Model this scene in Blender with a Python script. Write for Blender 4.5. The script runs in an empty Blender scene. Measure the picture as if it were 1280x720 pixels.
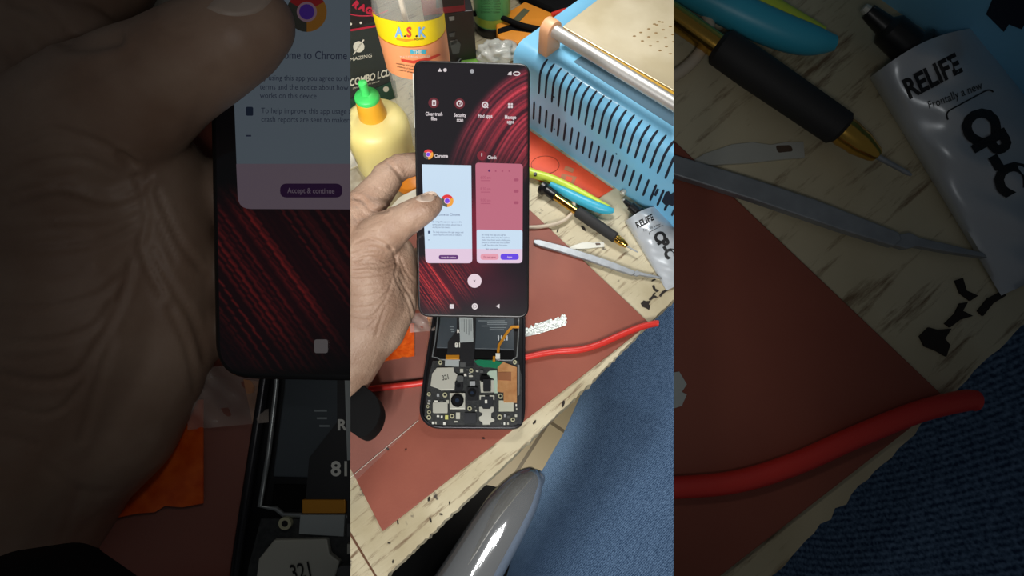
import bpy, bmesh, math, random
import numpy as np
from mathutils import Vector, Matrix
from mathutils.bvhtree import BVHTree
random.seed(7)
sc = bpy.context.scene
COL = sc.collection
# ------------------------------------------------------------------ camera, world, lights
PITCH = math.radians(27.0)          # camera looks 27 degrees off straight down
F = 640.0                           # focal length in pixels of the 1280 px frame
DB = 0.43                           # distance to the small bench along the axis
CAMW = Vector((0, 0, 2.2))
cam_d = bpy.data.cameras.new('camera'); cam_d.sensor_width = 36; cam_d.lens = 18
cam_d.clip_start = 0.01
cam_o = bpy.data.objects.new('camera', cam_d); COL.objects.link(cam_o)
cam_o.location = CAMW; cam_o.rotation_euler = (PITCH, 0, 0)
sc.camera = cam_o
sc.view_settings.view_transform = 'Standard'
sc.view_settings.look = 'None'
sc.view_settings.gamma = 1
sc.view_settings.use_curve_mapping = False
sc.view_settings.exposure = 0.0
w = bpy.data.worlds.new('world'); sc.world = w; w.use_nodes = True
w.node_tree.nodes['Background'].inputs[0].default_value = (0.9, 0.95, 1.0, 1)
w.node_tree.nodes['Background'].inputs[1].default_value = 0.045

def lamp(name, kind, loc, target, energy, color=(1, 1, 1), **kw):
    d = bpy.data.lights.new(name, kind); d.energy = energy; d.color = color
    sxy = kw.pop('scale', None)
    for k_, v_ in kw.items(): setattr(d, k_, v_)
    o = bpy.data.objects.new(name, d); COL.objects.link(o)
    o.location = loc
    o.rotation_euler = (Vector(target) - Vector(loc)).to_track_quat('-Z', 'Y').to_euler()
    if sxy: o.scale = sxy
    return o
ZB = CAMW.z - DB * math.cos(PITCH)
YB = DB * math.sin(PITCH)
lamp('added_bench_key', 'AREA', (0.02, 0.50, ZB + 0.44), (-0.02, 0.29, ZB), 0.58, (1, .98, .94), shape='RECTANGLE', size=0.16, size_y=0.12, spread=math.radians(95))  # added key light, kept close so the big bench behind stays dim
for lx in (-0.15, -0.04, 0.07):
    lamp('added_front_strip', 'AREA', (lx, -0.30, ZB + 0.46), (lx * .3, 0.20, ZB), 0.27, (1, .98, .95), shape='RECTANGLE', size=0.03, size_y=0.16, spread=math.radians(80))  # added front light, split into strips for several highlights on the chrome
lamp('added_back_fill', 'AREA', (-0.24, -0.02, ZB + 0.30), (0.0, 0.55, ZB + 0.06), 0.25, (1, .98, .95), shape='RECTANGLE', size=0.08, size_y=0.08, spread=math.radians(62))  # added fill aimed at the fronts of the back-left things
lamp('hidden_floor_fill', 'AREA', (-0.05, 0.15, ZB - 0.10), (0.08, 0.05, ZB - 0.5), 0.16, (1, .93, .8), shape='RECTANGLE', size=0.12, size_y=0.12, spread=math.radians(80))  # added unseen light that brightens the floor past the bench edge

# ------------------------------------------------------------------ views (the small bench, and the big dim bench behind it)
class View: pass
def make_view(name, k, S, em):
    V = View(); V.name = name; V.k = k; V.S = S; V.em = em
    V.a = math.atan(math.tan(PITCH) / k); V.D = DB / k
    V.cam = Vector((0, -V.D * math.sin(V.a), V.D * math.cos(V.a)))
    V.Rc = Matrix.Rotation(V.a, 3, 'X')
    V.R = Matrix.Rotation(PITCH - V.a, 3, 'X')
    V.c = (name == 'c')
    return V
VC = make_view('c', 1.0, 1.0, 1.0)
VS = make_view('s', 1280 / 404.0, 9.6, 0.085)
def ray(V, sx, sy):
    return V.Rc @ Vector(((sx - 640) * V.k / F, -(sy - 360) * V.k / F, -1))
def B(V, sx, sy, h=0.0):
    r = ray(V, sx, sy); t = (V.cam.z - h) / (-r.z)
    return V.cam + r * t
def Cd(V, sx, sy, d, dref=0.335, q=0.6):
    dl = d if V.c else dref / V.k + (d - dref) * q
    return V.cam + ray(V, sx, sy) * dl
def Rp(V, px, d, dref=0.335, q=0.6):
    dl = d if V.c else dref / V.k + (d - dref) * q
    return px * V.k / F * dl
def depth(V, p):
    return -(V.Rc.transposed() @ (p - V.cam)).z
def proj(V, p):
    q = V.Rc.transposed() @ (Vector(p) - V.cam)
    return (640 + q.x / -q.z * F / V.k, 360 - q.y / -q.z * F / V.k)
def hfor(V, bx, by, ty):
    """height above bench point under pixel (bx,by) at which the image row is ty"""
    base = B(V, bx, by); lo, hi = 0.0, V.cam.z * 0.95
    for _ in range(40):
        m = (lo + hi) / 2
        if proj(V, base + Vector((0, 0, m)))[1] > ty: lo = m
        else: hi = m
    return lo
def plane_hit(V, sx, sy, o, n):
    r = ray(V, sx, sy); return V.cam + r * ((o - V.cam).dot(n) / r.dot(n))
def W(V, p):
    return CAMW + V.R @ ((Vector(p) - V.cam) * V.S)

# ------------------------------------------------------------------ materials
def lin(c):
    return tuple((x / 255 / 12.92 if x / 255 <= 0.04045 else ((x / 255 + 0.055) / 1.055) ** 2.4) for x in c) + (1.0,)
_m = {}
def mat(name, rgb, rough=0.5, metal=0.0, var=0.0, vscale=60, bump=0.0, bscale=300, rgb2=None, alpha=1.0, emit=0.0, spec=0.5, coat=0.0):
    if name in _m: return _m[name]
    m = bpy.data.materials.new(name); m.use_nodes = True; nt = m.node_tree; b = nt.nodes['Principled BSDF']
    b.inputs['Base Color'].default_value = lin(rgb); b.inputs['Roughness'].default_value = rough
    b.inputs['Metallic'].default_value = metal; b.inputs['Alpha'].default_value = alpha
    b.inputs['Specular IOR Level'].default_value = spec
    b.inputs['Coat Weight'].default_value = coat
    tc = nt.nodes.new('ShaderNodeTexCoord')
    if var or rgb2:
        n = nt.nodes.new('ShaderNodeTexNoise'); n.inputs['Scale'].default_value = vscale; n.inputs['Detail'].default_value = 5
        nt.links.new(tc.outputs['Object'], n.inputs['Vector'])
        r = nt.nodes.new('ShaderNodeValToRGB')
        c1 = lin(rgb); c2 = lin(rgb2) if rgb2 else tuple(x * (1 - var) for x in c1[:3]) + (1,)
        r.color_ramp.elements[0].position = 0.35; r.color_ramp.elements[1].position = 0.65
        r.color_ramp.elements[0].color = c2; r.color_ramp.elements[1].color = c1
        nt.links.new(n.outputs['Fac'], r.inputs['Fac']); nt.links.new(r.outputs['Color'], b.inputs['Base Color'])
    if bump:
        n = nt.nodes.new('ShaderNodeTexNoise'); n.inputs['Scale'].default_value = bscale; n.inputs['Detail'].default_value = 4
        nt.links.new(tc.outputs['Object'], n.inputs['Vector'])
        bp = nt.nodes.new('ShaderNodeBump'); bp.inputs['Strength'].default_value = bump; bp.inputs['Distance'].default_value = 0.001
        nt.links.new(n.outputs['Fac'], bp.inputs['Height']); nt.links.new(bp.outputs['Normal'], b.inputs['Normal'])
    if emit:
        b.inputs['Emission Color'].default_value = lin(rgb); b.inputs['Emission Strength'].default_value = emit
        b.inputs['Base Color'].default_value = (0.01, 0.01, 0.01, 1)
    _m[name] = m; return m
def glow(V, name, rgb):
    return mat('lit_' + name + ('' if V.c else '_dimmed'), rgb, rough=0.25, emit=1.0 * V.em, spec=0.2)

def bench_mat():
    m = bpy.data.materials.new('worn_cream_board'); m.use_nodes = True; nt = m.node_tree; L = nt.links.new
    b = nt.nodes['Principled BSDF']; b.inputs['Roughness'].default_value = 0.6
    tc = nt.nodes.new('ShaderNodeTexCoord')
    mp = nt.nodes.new('ShaderNodeMapping'); mp.inputs['Rotation'].default_value = (0, 0, math.radians(-40)); L(tc.outputs['Object'], mp.inputs['Vector'])
    ms = nt.nodes.new('ShaderNodeMapping'); ms.inputs['Scale'].default_value = (12, 90, 60); L(mp.outputs['Vector'], ms.inputs['Vector'])
    n1 = nt.nodes.new('ShaderNodeTexNoise'); n1.inputs['Scale'].default_value = 14; n1.inputs['Detail'].default_value = 6; L(tc.outputs['Object'], n1.inputs['Vector'])
    r1 = nt.nodes.new('ShaderNodeValToRGB'); e = r1.color_ramp.elements
    e[0].position = .34; e[0].color = lin((168, 155, 122)); e[1].position = .62; e[1].color = lin((206, 196, 166)); L(n1.outputs['Fac'], r1.inputs['Fac'])
    n2 = nt.nodes.new('ShaderNodeTexNoise'); n2.inputs['Scale'].default_value = 2.2; n2.inputs['Detail'].default_value = 8; n2.inputs['Roughness'].default_value = .7; L(ms.outputs['Vector'], n2.inputs['Vector'])
    r2 = nt.nodes.new('ShaderNodeValToRGB'); e = r2.color_ramp.elements
    e[0].position = .345; e[0].color = (0, 0, 0, 1); e[1].position = .46; e[1].color = (1, 1, 1, 1); L(n2.outputs['Fac'], r2.inputs['Fac'])
    n3 = nt.nodes.new('ShaderNodeTexNoise'); n3.inputs['Scale'].default_value = 60; n3.inputs['Detail'].default_value = 5; L(tc.outputs['Object'], n3.inputs['Vector'])
    r3 = nt.nodes.new('ShaderNodeValToRGB'); e = r3.color_ramp.elements
    e[0].position = .28; e[0].color = (0, 0, 0, 1); e[1].position = .33; e[1].color = (1, 1, 1, 1); L(n3.outputs['Fac'], r3.inputs['Fac'])
    x1 = nt.nodes.new('ShaderNodeMixRGB'); x1.inputs[1].default_value = lin((120, 98, 72)); L(r2.outputs['Color'], x1.inputs[0]); L(r1.outputs['Color'], x1.inputs[2])
    x2 = nt.nodes.new('ShaderNodeMixRGB'); x2.inputs[1].default_value = lin((60, 52, 46)); L(r3.outputs['Color'], x2.inputs[0]); L(x1.outputs['Color'], x2.inputs[2])
    L(x2.outputs['Color'], b.inputs['Base Color'])
    bp = nt.nodes.new('ShaderNodeBump'); bp.inputs['Strength'].default_value = .35; bp.inputs['Distance'].default_value = .001
    L(n2.outputs['Fac'], bp.inputs['Height']); L(bp.outputs['Normal'], b.inputs['Normal'])
    return m
def denim_mat():
    m = bpy.data.materials.new('blue_denim'); m.use_nodes = True; nt = m.node_tree; L = nt.links.new
    b = nt.nodes['Principled BSDF']; b.inputs['Roughness'].default_value = 0.9; b.inputs['Specular IOR Level'].default_value = .15
    tc = nt.nodes.new('ShaderNodeTexCoord')
    mp = nt.nodes.new('ShaderNodeMapping'); mp.inputs['Rotation'].default_value = (0, 0, math.radians(48)); L(tc.outputs['Object'], mp.inputs['Vector'])
    wv = nt.nodes.new('ShaderNodeTexWave'); wv.inputs['Scale'].default_value = 230; wv.inputs['Distortion'].default_value = .6; L(mp.outputs['Vector'], wv.inputs['Vector'])
    n = nt.nodes.new('ShaderNodeTexNoise'); n.inputs['Scale'].default_value = 900; n.inputs['Detail'].default_value = 2; L(tc.outputs['Object'], n.inputs['Vector'])
    a = nt.nodes.new('ShaderNodeMath'); a.operation = 'MULTIPLY'; a.inputs[1].default_value = .22; L(wv.outputs['Fac'], a.inputs[0])
    c = nt.nodes.new('ShaderNodeMath'); c.operation = 'ADD'; L(a.outputs[0], c.inputs[0]); L(n.outputs['Fac'], c.inputs[1])
    r = nt.nodes.new('ShaderNodeValToRGB'); e = r.color_ramp.elements
    e[0].position = .40; e[0].color = lin((42, 66, 98)); e[1].position = .88; e[1].color = lin((116, 146, 182)); L(c.outputs[0], r.inputs['Fac'])
    L(r.outputs['Color'], b.inputs['Base Color'])
    bp = nt.nodes.new('ShaderNodeBump'); bp.inputs['Strength'].default_value = .15; bp.inputs['Distance'].default_value = .0004
    L(c.outputs[0], bp.inputs['Height']); L(bp.outputs['Normal'], b.inputs['Normal'])
    return m
def floor_mat():
    m = bpy.data.materials.new('beige_tiles'); m.use_nodes = True; nt = m.node_tree; L = nt.links.new
    b = nt.nodes['Principled BSDF']; b.inputs['Roughness'].default_value = 0.4
    tc = nt.nodes.new('ShaderNodeTexCoord'); mp = nt.nodes.new('ShaderNodeMapping'); mp.inputs['Rotation'].default_value = (0, 0, .6); mp.inputs['Location'].default_value = (.06, .02, 0)
    L(tc.outputs['Object'], mp.inputs['Vector'])
    br = nt.nodes.new('ShaderNodeTexBrick'); br.offset = 0; br.inputs['Scale'].default_value = 1; br.inputs['Brick Width'].default_value = .22; br.inputs['Row Height'].default_value = .22
    br.inputs['Mortar Size'].default_value = .003; br.inputs['Color1'].default_value = lin((225, 208, 170)); br.inputs['Color2'].default_value = lin((215, 196, 158)); br.inputs['Mortar'].default_value = lin((140, 124, 98))
    L(mp.outputs['Vector'], br.inputs['Vector']); L(br.outputs['Color'], b.inputs['Base Color'])
    return m
def screen_mat(V):
    n = 'wallpaper_display' + ('' if V.c else '_dimmed')
    if n in _m: return _m[n]
    m = bpy.data.materials.new(n); m.use_nodes = True; nt = m.node_tree; L = nt.links.new
    b = nt.nodes['Principled BSDF']; b.inputs['Base Color'].default_value = (.006, .006, .006, 1); b.inputs['Roughness'].default_value = .12
    a = nt.nodes.new('ShaderNodeVertexColor'); a.layer_name = 'picture'
    L(a.outputs['Color'], b.inputs['Emission Color']); b.inputs['Emission Strength'].default_value = V.em
    _m[n] = m; return m

M_bench = bench_mat(); M_denim = denim_mat(); M_floor = floor_mat()
M_mat = mat('red_brown_rubber', (148, 80, 62), rough=.6, rgb2=(137, 71, 55), vscale=20, bump=.1, bscale=500)
M_skin = mat('skin', (160, 134, 115), rough=.5, rgb2=(142, 113, 94), vscale=60, bump=.6, bscale=650, spec=.4)
M_nail = mat('nail_plate', (168, 150, 136), rough=.5)
M_black = mat('black_plastic', (20, 20, 22), rough=.35)
M_matte = mat('matte_black', (13, 13, 14), rough=.9, spec=.15)
M_grip = mat('black_grip', (36, 36, 37), rough=.7, bump=.2)
M_gold = mat('polished_brass', (214, 170, 80), rough=.2, metal=1)
M_steel = mat('brushed_steel', (160, 165, 170), rough=.5, metal=.5, var=.2, vscale=150)
M_silver = mat('bright_steel', (196, 196, 186), rough=.5, metal=.3)
M_chrome = mat('chrome', (240, 243, 245), rough=.09, metal=.8, bump=.35, bscale=25)
M_red = mat('red_rubber', (214, 52, 44), rough=.4)
M_white = mat('white_plastic', (225, 220, 205), rough=.5)
M_paper = mat('white_paper', (232, 226, 208), rough=.7)
M_cream = mat('cream_cable', (205, 190, 168), rough=.5)
M_orange = mat('orange_sheet', (236, 82, 36), rough=.5, rgb2=(226, 70, 30), vscale=40)
M_tubew = mat('silver_white_foil', (196, 202, 208), rough=.32, metal=.25, bump=.25, bscale=60)
M_ink = mat('black_ink', (22, 22, 24), rough=.6)
M_blue = mat('sky_blue_enamel', (118, 188, 226), rough=.3, rgb2=(130, 194, 228), vscale=12, coat=.4)
M_slot = mat('dark_slot', (10, 24, 44), rough=.8)
M_film = mat('clear_film', (205, 190, 185), rough=.15, alpha=.05, bump=.3, bscale=40)

# ------------------------------------------------------------------ meshes
class G:
    """a bag of vertices and faces in bench coordinates"""
    def __init__(s): s.v = []; s.f = []
    def add(s, vs, fs):
        n = len(s.v); s.v += [Vector(v) for v in vs]; s.f += [tuple(i + n for i in f) for f in fs]; return s
    def prism(s, top, off):
        """top polygon (Vectors) swept by the vector off, or to a second list"""
        top = list(top); n = len(top)
        bot = [p + off for p in top] if isinstance(off, Vector) else list(off)
        fs = [tuple(range(n)), tuple(reversed(range(n, 2 * n)))]
        fs += [(i, i + n, (i + 1) % n + n, (i + 1) % n) for i in range(n)]
        return s.add(top + bot, fs)
    def tube(s, pts, radii, seg=12, cap=True):
        pts = [Vector(p) for p in pts]
        if not hasattr(radii, '__len__'): radii = [radii] * len(pts)
        vs, fs = [], []; up = None
        for i, p in enumerate(pts):
            t = (pts[min(i + 1, len(pts) - 1)] - pts[max(i - 1, 0)]).normalized()
            if up is None: up = t.orthogonal().normalized()
            up = (up - t * up.dot(t)).normalized(); sd = t.cross(up)
            for j in range(seg):
                a = 2 * math.pi * j / seg; vs.append(p + (up * math.cos(a) + sd * math.sin(a)) * radii[i])
        for i in range(len(pts) - 1):
            for j in range(seg):
                fs.append((i * seg + j, i * seg + (j + 1) % seg, (i + 1) * seg + (j + 1) % seg, (i + 1) * seg + j))
        if cap: fs += [tuple(reversed(range(seg))), tuple((len(pts) - 1) * seg + j for j in range(seg))]
        return s.add(vs, fs)
    def lathe(s, o, axis, prof, seg=32, a0=0, a1=2 * math.pi, ref=None):
        axis = axis.normalized(); e1 = (ref or axis.orthogonal()); e1 = (e1 - axis * e1.dot(axis)).normalized(); e2 = axis.cross(e1)
        full = abs(a1 - a0 - 2 * math.pi) < 1e-6; m = seg if full else seg + 1
        vs = [o + axis * h + (e1 * math.cos(a0 + (a1 - a0) * j / seg) + e2 * math.sin(a0 + (a1 - a0) * j / seg)) * r for (r, h) in prof for j in range(m)]
        fs = []
        for i in range(len(prof) - 1):
            for j in range(seg):
                fs.append((i * m + j, i * m + (j + 1) % m, (i + 1) * m + (j + 1) % m, (i + 1) * m + j))
        if full:
            fs += [tuple(reversed(range(m))), tuple((len(prof) - 1) * m + j for j in range(m))]
        return s.add(vs, fs)

def smooth_path(pts, n=6):
    pts = [tuple(map(float, p)) for p in pts]; out = []
    P = [pts[0]] + pts + [pts[-1]]
    for i in range(1, len(P) - 2):
        for k in range(n):
            t = k / n
            out.append(tuple(0.5 * (2 * P[i][a] + (-P[i - 1][a] + P[i + 1][a]) * t + (2 * P[i - 1][a] - 5 * P[i][a] + 4 * P[i + 1][a] - P[i + 2][a]) * t * t + (-P[i - 1][a] + 3 * P[i][a] - 3 * P[i + 1][a] + P[i + 2][a]) * t ** 3) for a in range(len(pts[0]))))
    out.append(pts[-1]); return out
def rpoly(pts, r, n=5):
    """round the corners of a pixel polygon"""
    out = []; m = len(pts)
    for i in range(m):
        p0, p, p1 = (Vector(pts[i - 1]), Vector(pts[i]), Vector(pts[(i + 1) % m]))
        ri = r[i] if hasattr(r, '__len__') else r
        a = p + (p0 - p).normalized() * min(ri, (p0 - p).length / 2); b = p + (p1 - p).normalized() * min(ri, (p1 - p).length / 2)
        for k in range(n + 1):
            t = k / n; q = a * (1 - t) ** 2 + p * 2 * t * (1 - t) + b * t * t; out.append((q.x, q.y))
    return out
def rect(x0, y0, x1, y1): return [(x0, y0), (x1, y0), (x1, y1), (x0, y1)]
def circ(x, y, r, n=20, ry=None): return [(x + r * math.cos(2 * math.pi * i / n), y + (ry or r) * math.sin(2 * math.pi * i / n)) for i in range(n)]
def px_prism(V, pts, h1, h0=0.0):
    """pixel outline on the plane h1 above the bench, extruded straight down to h0"""
    return G().prism([B(V, x, y, h1) for x, y in pts], Vector((0, 0, h0 - h1)))

_tc = {}
def text_geo(s_, bold=0.0, align='LEFT'):
    key = (s_, bold, align)
    if key in _tc: return _tc[key]
    cu = bpy.data.curves.new('t', 'FONT'); cu.body = s_; cu.size = 1; cu.offset = bold; cu.align_x = align; cu.resolution_u = 3
    o = bpy.data.objects.new('t', cu); COL.objects.link(o)
    dg = bpy.context.evaluated_depsgraph_get(); dg.update(); me = o.evaluated_get(dg).to_mesh()
    r = ([(v.co.x, v.co.y) for v in me.vertices], [tuple(p.vertices) for p in me.polygons])
    o.evaluated_get(dg).to_mesh_clear(); bpy.data.objects.remove(o); bpy.data.curves.remove(cu)
    _tc[key] = r; return r
def text_px(fn, s_, o, size, xd=(1, 0), yd=None, bold=0.0, align='LEFT', sx=1.0, g=None):
    """lettering; fn maps a pixel to a point, o the baseline start, size in px"""
    vs, fs = text_geo(s_, bold, align)
    if yd is None: yd = (xd[1], -xd[0])
    g = g or G()
    g.add([fn(o[0] + (xd[0] * x * sx + yd[0] * y) * size, o[1] + (xd[1] * x * sx + yd[1] * y) * size) for x, y in vs], fs)
    return g

CLIP = []
for px_, sg in ((438.0, 1), (842.2, -1)):
    n_ = ray(VC, px_, 0).cross(ray(VC, px_, 720)).normalized()
    if n_.x * sg > 0: n_ = -n_          # clear side = positive
    CLIP.append((VC.cam.copy(), n_))
def to_bm(g):
    bm = bmesh.new(); vs = [bm.verts.new(v) for v in g.v]
    for f in g.f:
        try: bm.faces.new([vs[i] for i in f])
        except ValueError: pass
    return bm
def clip_bm(bm):
    closed = all(len(e.link_faces) == 2 for e in bm.edges)
    for co, no in CLIP:
        if not bm.verts: return
        if max((v.co - co).dot(no) for v in bm.verts) <= 0: continue
        geo = bm.verts[:] + bm.edges[:] + bm.faces[:]
        r = bmesh.ops.bisect_plane(bm, geom=geo, plane_co=co, plane_no=no, clear_outer=True, dist=1e-7)
        cut = [e for e in r['geom_cut'] if isinstance(e, bmesh.types.BMEdge) and e.is_valid]
        if closed and cut:
            try: bmesh.ops.holes_fill(bm, edges=cut, sides=0)
            except Exception: pass
class Node:
    def __init__(s, V, ob, base): s.V = V; s.o = ob; s.base = base
def tag(o, label, cat, group=None, kind=None):
    if label: o['label'] = label
    if cat: o['category'] = cat
    if group: o['group'] = group
    if kind: o['kind'] = kind
def place(V, o, base):
    o.matrix_world = Matrix.Translation(W(V, base)) @ (V.R.to_4x4()) @ Matrix.Scale(V.S, 4)
def thing(V, name, label, cat, base, group=None):
    o = bpy.data.objects.new(name, None); o.empty_display_size = .01; COL.objects.link(o); place(V, o, base); tag(o, label, cat, group)
    return Node(V, o, Vector(base))
def obj(V, name, g, m, parent=None, label=None, cat=None, group=None, kind=None, smooth=False, bevel=0.0, bseg=2, base=None, solid=0.0):
    bm = g if isinstance(g, bmesh.types.BMesh) else to_bm(g)
    if bevel:
        bmesh.ops.recalc_face_normals(bm, faces=bm.faces)
        es = [e for e in bm.edges if len(e.link_faces) == 2 and e.calc_face_angle(0) > .6]
        bmesh.ops.bevel(bm, geom=es, offset=bevel, segments=bseg, profile=.5, affect='EDGES', clamp_overlap=True)
    bmesh.ops.recalc_face_normals(bm, faces=bm.faces)
    if V.c: clip_bm(bm)
    if not bm.verts or not bm.faces: bm.free(); return None
    if parent is None:
        if base is None:
            mn = Vector([min(v.co[i] for v in bm.verts) for i in range(3)]); mx = Vector([max(v.co[i] for v in bm.verts) for i in range(3)])
            base = Vector(((mn.x + mx.x) / 2, (mn.y + mx.y) / 2, mn.z))
    else: base = parent.base
    bmesh.ops.translate(bm, verts=bm.verts, vec=-base)
    me = bpy.data.meshes.new(name); bm.to_mesh(me); bm.free()
    me.materials.append(m)
    for p in me.polygons: p.use_smooth = bool(smooth)
    if smooth and smooth is not True:
        me.set_sharp_from_angle(angle=math.radians(smooth))
    o = bpy.data.objects.new(name, me); COL.objects.link(o)
    if parent is None: place(V, o, base)
    else: o.parent = parent.o
    tag(o, label, cat, group, kind)
    return Node(V, o, base)
def remesh(g, voxel, sm=6):
    me = bpy.data.meshes.new('t'); me.from_pydata([tuple(v) for v in g.v], [], g.f)
    o = bpy.data.objects.new('t', me); COL.objects.link(o)
    md = o.modifiers.new('r', 'REMESH'); md.mode = 'VOXEL'; md.voxel_size = voxel
    s2 = o.modifiers.new('s', 'SMOOTH'); s2.factor = .5; s2.iterations = sm
    dg = bpy.context.evaluated_depsgraph_get(); dg.update()
    bm = bmesh.new(); bm.from_mesh(o.evaluated_get(dg).to_mesh()); o.evaluated_get(dg).to_mesh_clear()
    bpy.data.objects.remove(o); bpy.data.meshes.remove(me)
    return bm
def capsules(chains, seg=2):
    """chains: lists of (point, radius); hull of neighbouring spheres"""
    g = G()
    for ch in chains:
        for (p, r), (q, s_) in zip(ch[:-1], ch[1:]):
            bm = bmesh.new()
            bmesh.ops.create_icosphere(bm, subdivisions=seg + 1, radius=r, matrix=Matrix.Translation(p))
            bmesh.ops.create_icosphere(bm, subdivisions=seg + 1, radius=s_, matrix=Matrix.Translation(q))
            h = bmesh.ops.convex_hull(bm, input=bm.verts)
            bmesh.ops.delete(bm, geom=[x for x in h['geom_interior'] if isinstance(x, bmesh.types.BMVert)], context='VERTS')
            bm.verts.index_update(); g.add([v.co.copy() for v in bm.verts], [tuple(v.index for v in f.verts) for f in bm.faces]); bm.free()
    return g
def LB(V, a, b): return a if V.c else b
def GR(V, a, b): return a if V.c else b
UP = Vector((0, 0, 1))
# ------------------------------------------------------------------ setting of the small bench
def floor_(V):
    if not V.c: return
    z = -0.5
    g = G().prism([Vector((-1.2, -1.0, z)), Vector((1.2, -1.0, z)), Vector((1.2, .6, z)), Vector((-1.2, .6, z))], Vector((0, 0, -.03)))
    obj(V, 'floor', g, M_floor, kind='structure')
def chair(V):
    if not V.c: return
    t = thing(V, 'metal_chair', 'black chair seat with a polished chrome tube armrest below the bench edge', 'chair', B(V, 600, 680, -.36))
    z = -.20
    top = [B(V, x, y, z) for x, y in rpoly([(380, 590), (560, 596), (640, 612), (668, 640), (700, 800), (380, 900)], 20)]
    obj(V, 'seat', G().prism(top, Vector((0, 0, -.05))), M_matte, t, bevel=.006, smooth=35)
    # armrest
    path = smooth_path([(510, 840, .44, 41), (550, 780, .44, 39), (588, 718, .44, 36), (626, 654, .445, 32.5), (643, 628, .45, 29), (656, 610, .455, 24), (666, 600, .458, 18), (674, 595, .46, 11), (678, 592, .46, 5)], 6)
    pts = [Cd(V, x, y, d, .45) for x, y, d, r in path]; rr = [Rp(V, r, d, .45) for x, y, d, r in path]
    obj(V, 'armrest', G().tube(pts, rr, 32), M_chrome, t, smooth=60)
def bench(V):
    random.seed(3)
    edge = [(960, 250)]
    for a, b in (((850, 366), (738, 478)), ((738, 478), (641, 571)), ((641, 571), (480, 722)), ((480, 722), (380, 815))):
        n = int(abs(a[0] - b[0]) / 3)
        for i in range(n): 
            t = i / n; j = random.gauss(0, .5) + (random.random() < .06) * 1.5
            edge.append((a[0] + (b[0] - a[0]) * t + j * .7, a[1] + (b[1] - a[1]) * t + j * .7))
    pts = edge + [(380, 815), (200, 900), (200, -70), (960, -70)]
    t = obj(V, 'bench_top', px_prism(V, pts, 0, -.014), M_bench, label=LB(V, 'worn cream workbench board with dark scratches under all the small tools', 'dim oversized cream board under the big tube and screwdriver on the right'), cat='workbench')
    sm = mat('plank_gap', (96, 62, 40), rough=.8)
    g = px_prism(V, [(425, 648), (437.5, 664), (472, 722), (470, 723), (436, 667), (424, 650)], .0003)
    obj(V, 'plank_seam', g, sm, t)
    if V.c:
        for px in [(700, 262, 748, 302), (640, 300, 700, 256)]: pass
def marks(V):
    random.seed(11)
    m = mat('burnt_flake', (40, 34, 30), rough=.9)
    big = [[(801, 379), (804.5, 375.5), (808, 376.5), (813.5, 376), (811, 380), (813, 382.5), (811.5, 387), (807, 384.5), (803, 383)], [(811, 374), (815, 370), (817, 366), (820, 365.5), (818, 369), (822, 371), (817, 372.5), (813, 375.5)], [(815, 357), (818, 356), (819.5, 361), (824, 363), (821, 365), (817, 362)], [(824, 369), (828, 364), (834, 361), (835, 363), (830, 366), (826, 371)]]
    L = [('dark flake of burnt glue on the cream board near the bench edge', 0), ('branching dark scrap just above the burnt flake near the bench corner', 1), ('hooked dark scrap between the burnt flake and the glue tube tip', 2), ('thin dark sliver right of the burnt flake at the bench edge', 3)]
    for (lb, i) in L:
        obj(V, 'debris_flake', px_prism(V, big[i], .0006), m, label=LB(V, lb, 'dim oversized ' + lb.replace('near the', 'by the')), cat='debris', group=GR(V, 'dark flakes at the bench corner', 'oversized dark flakes at the right'))
    if V.c:
        spots = [((497, 653), 3, 'dark crumb under the lower mat edge'), ((486, 679), 2.2, 'dark crumb left of the dirty smudge on the bench edge'), ((562, 629), 2.5, 'dark crumb at the bottom rim of the bench'), ((538, 650), 3.6, 'short black wire bit lying at the bench rim'), ((551, 643), 3, 'hooked black scrap near the bench rim'), ((536, 624), 4, 'black scrap against the lower mat edge'), ((484, 561), 3.2, 'black speck on the lower left of the mat'), ((507, 562), 1.8, 'tiny brown speck right of the black speck on the mat'), ((604, 548), 2, 'brown speck on the mat below the opened phone'), ((729, 285), 4.5, 'black sliver between screwdriver and scalpel blade'), ((697, 288), 2.6, 'small black crumb inside the white cable loop'), ((491, 702), 2.4, 'black scrap at the bottom of the bench edge'), ((704, 505), 5, 'curled black shaving on the bench rim below the mat'), ((668, 528), 4, 'dark shaving on the bench rim right of the opened phone'), ((817, 350), 3, 'black crumb below the tip of the scalpel'), ((768, 380), 1.8, 'speck at the right edge of the mat')]
        for (c, s_, lb) in spots:
            a = random.random() * 3; pts = []
            n = 7
            for k in range(n):
                t = 2 * math.pi * k / n; rx = s_ * random.uniform(.7, 1.1) * math.cos(t); ry = s_ * .38 * random.uniform(.7, 1.2) * math.sin(t)
                pts.append((c[0] + rx * math.cos(a) - ry * math.sin(a), c[1] + rx * math.sin(a) + ry * math.cos(a)))
            h = .0006 + (.0022 if (c[0], c[1]) in ((484, 561), (507, 562), (604, 548)) else 0)
            obj(V, 'debris_speck', px_prism(V, pts, h, h - .0006), m, label=lb, cat='debris', group='dark specks on the bench')
def mat_(V):
    pts = [(812, 404), (478, 664), (447, 603), (360, 440), (600, 203)]
    obj(V, 'rubber_mat', px_prism(V, pts, .002), M_mat, label=LB(V, 'red-brown rubber mat lying under the opened phone', 'dim oversized red-brown mat under the thick red cable at the right'), cat='mat', bevel=.0004)

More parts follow.
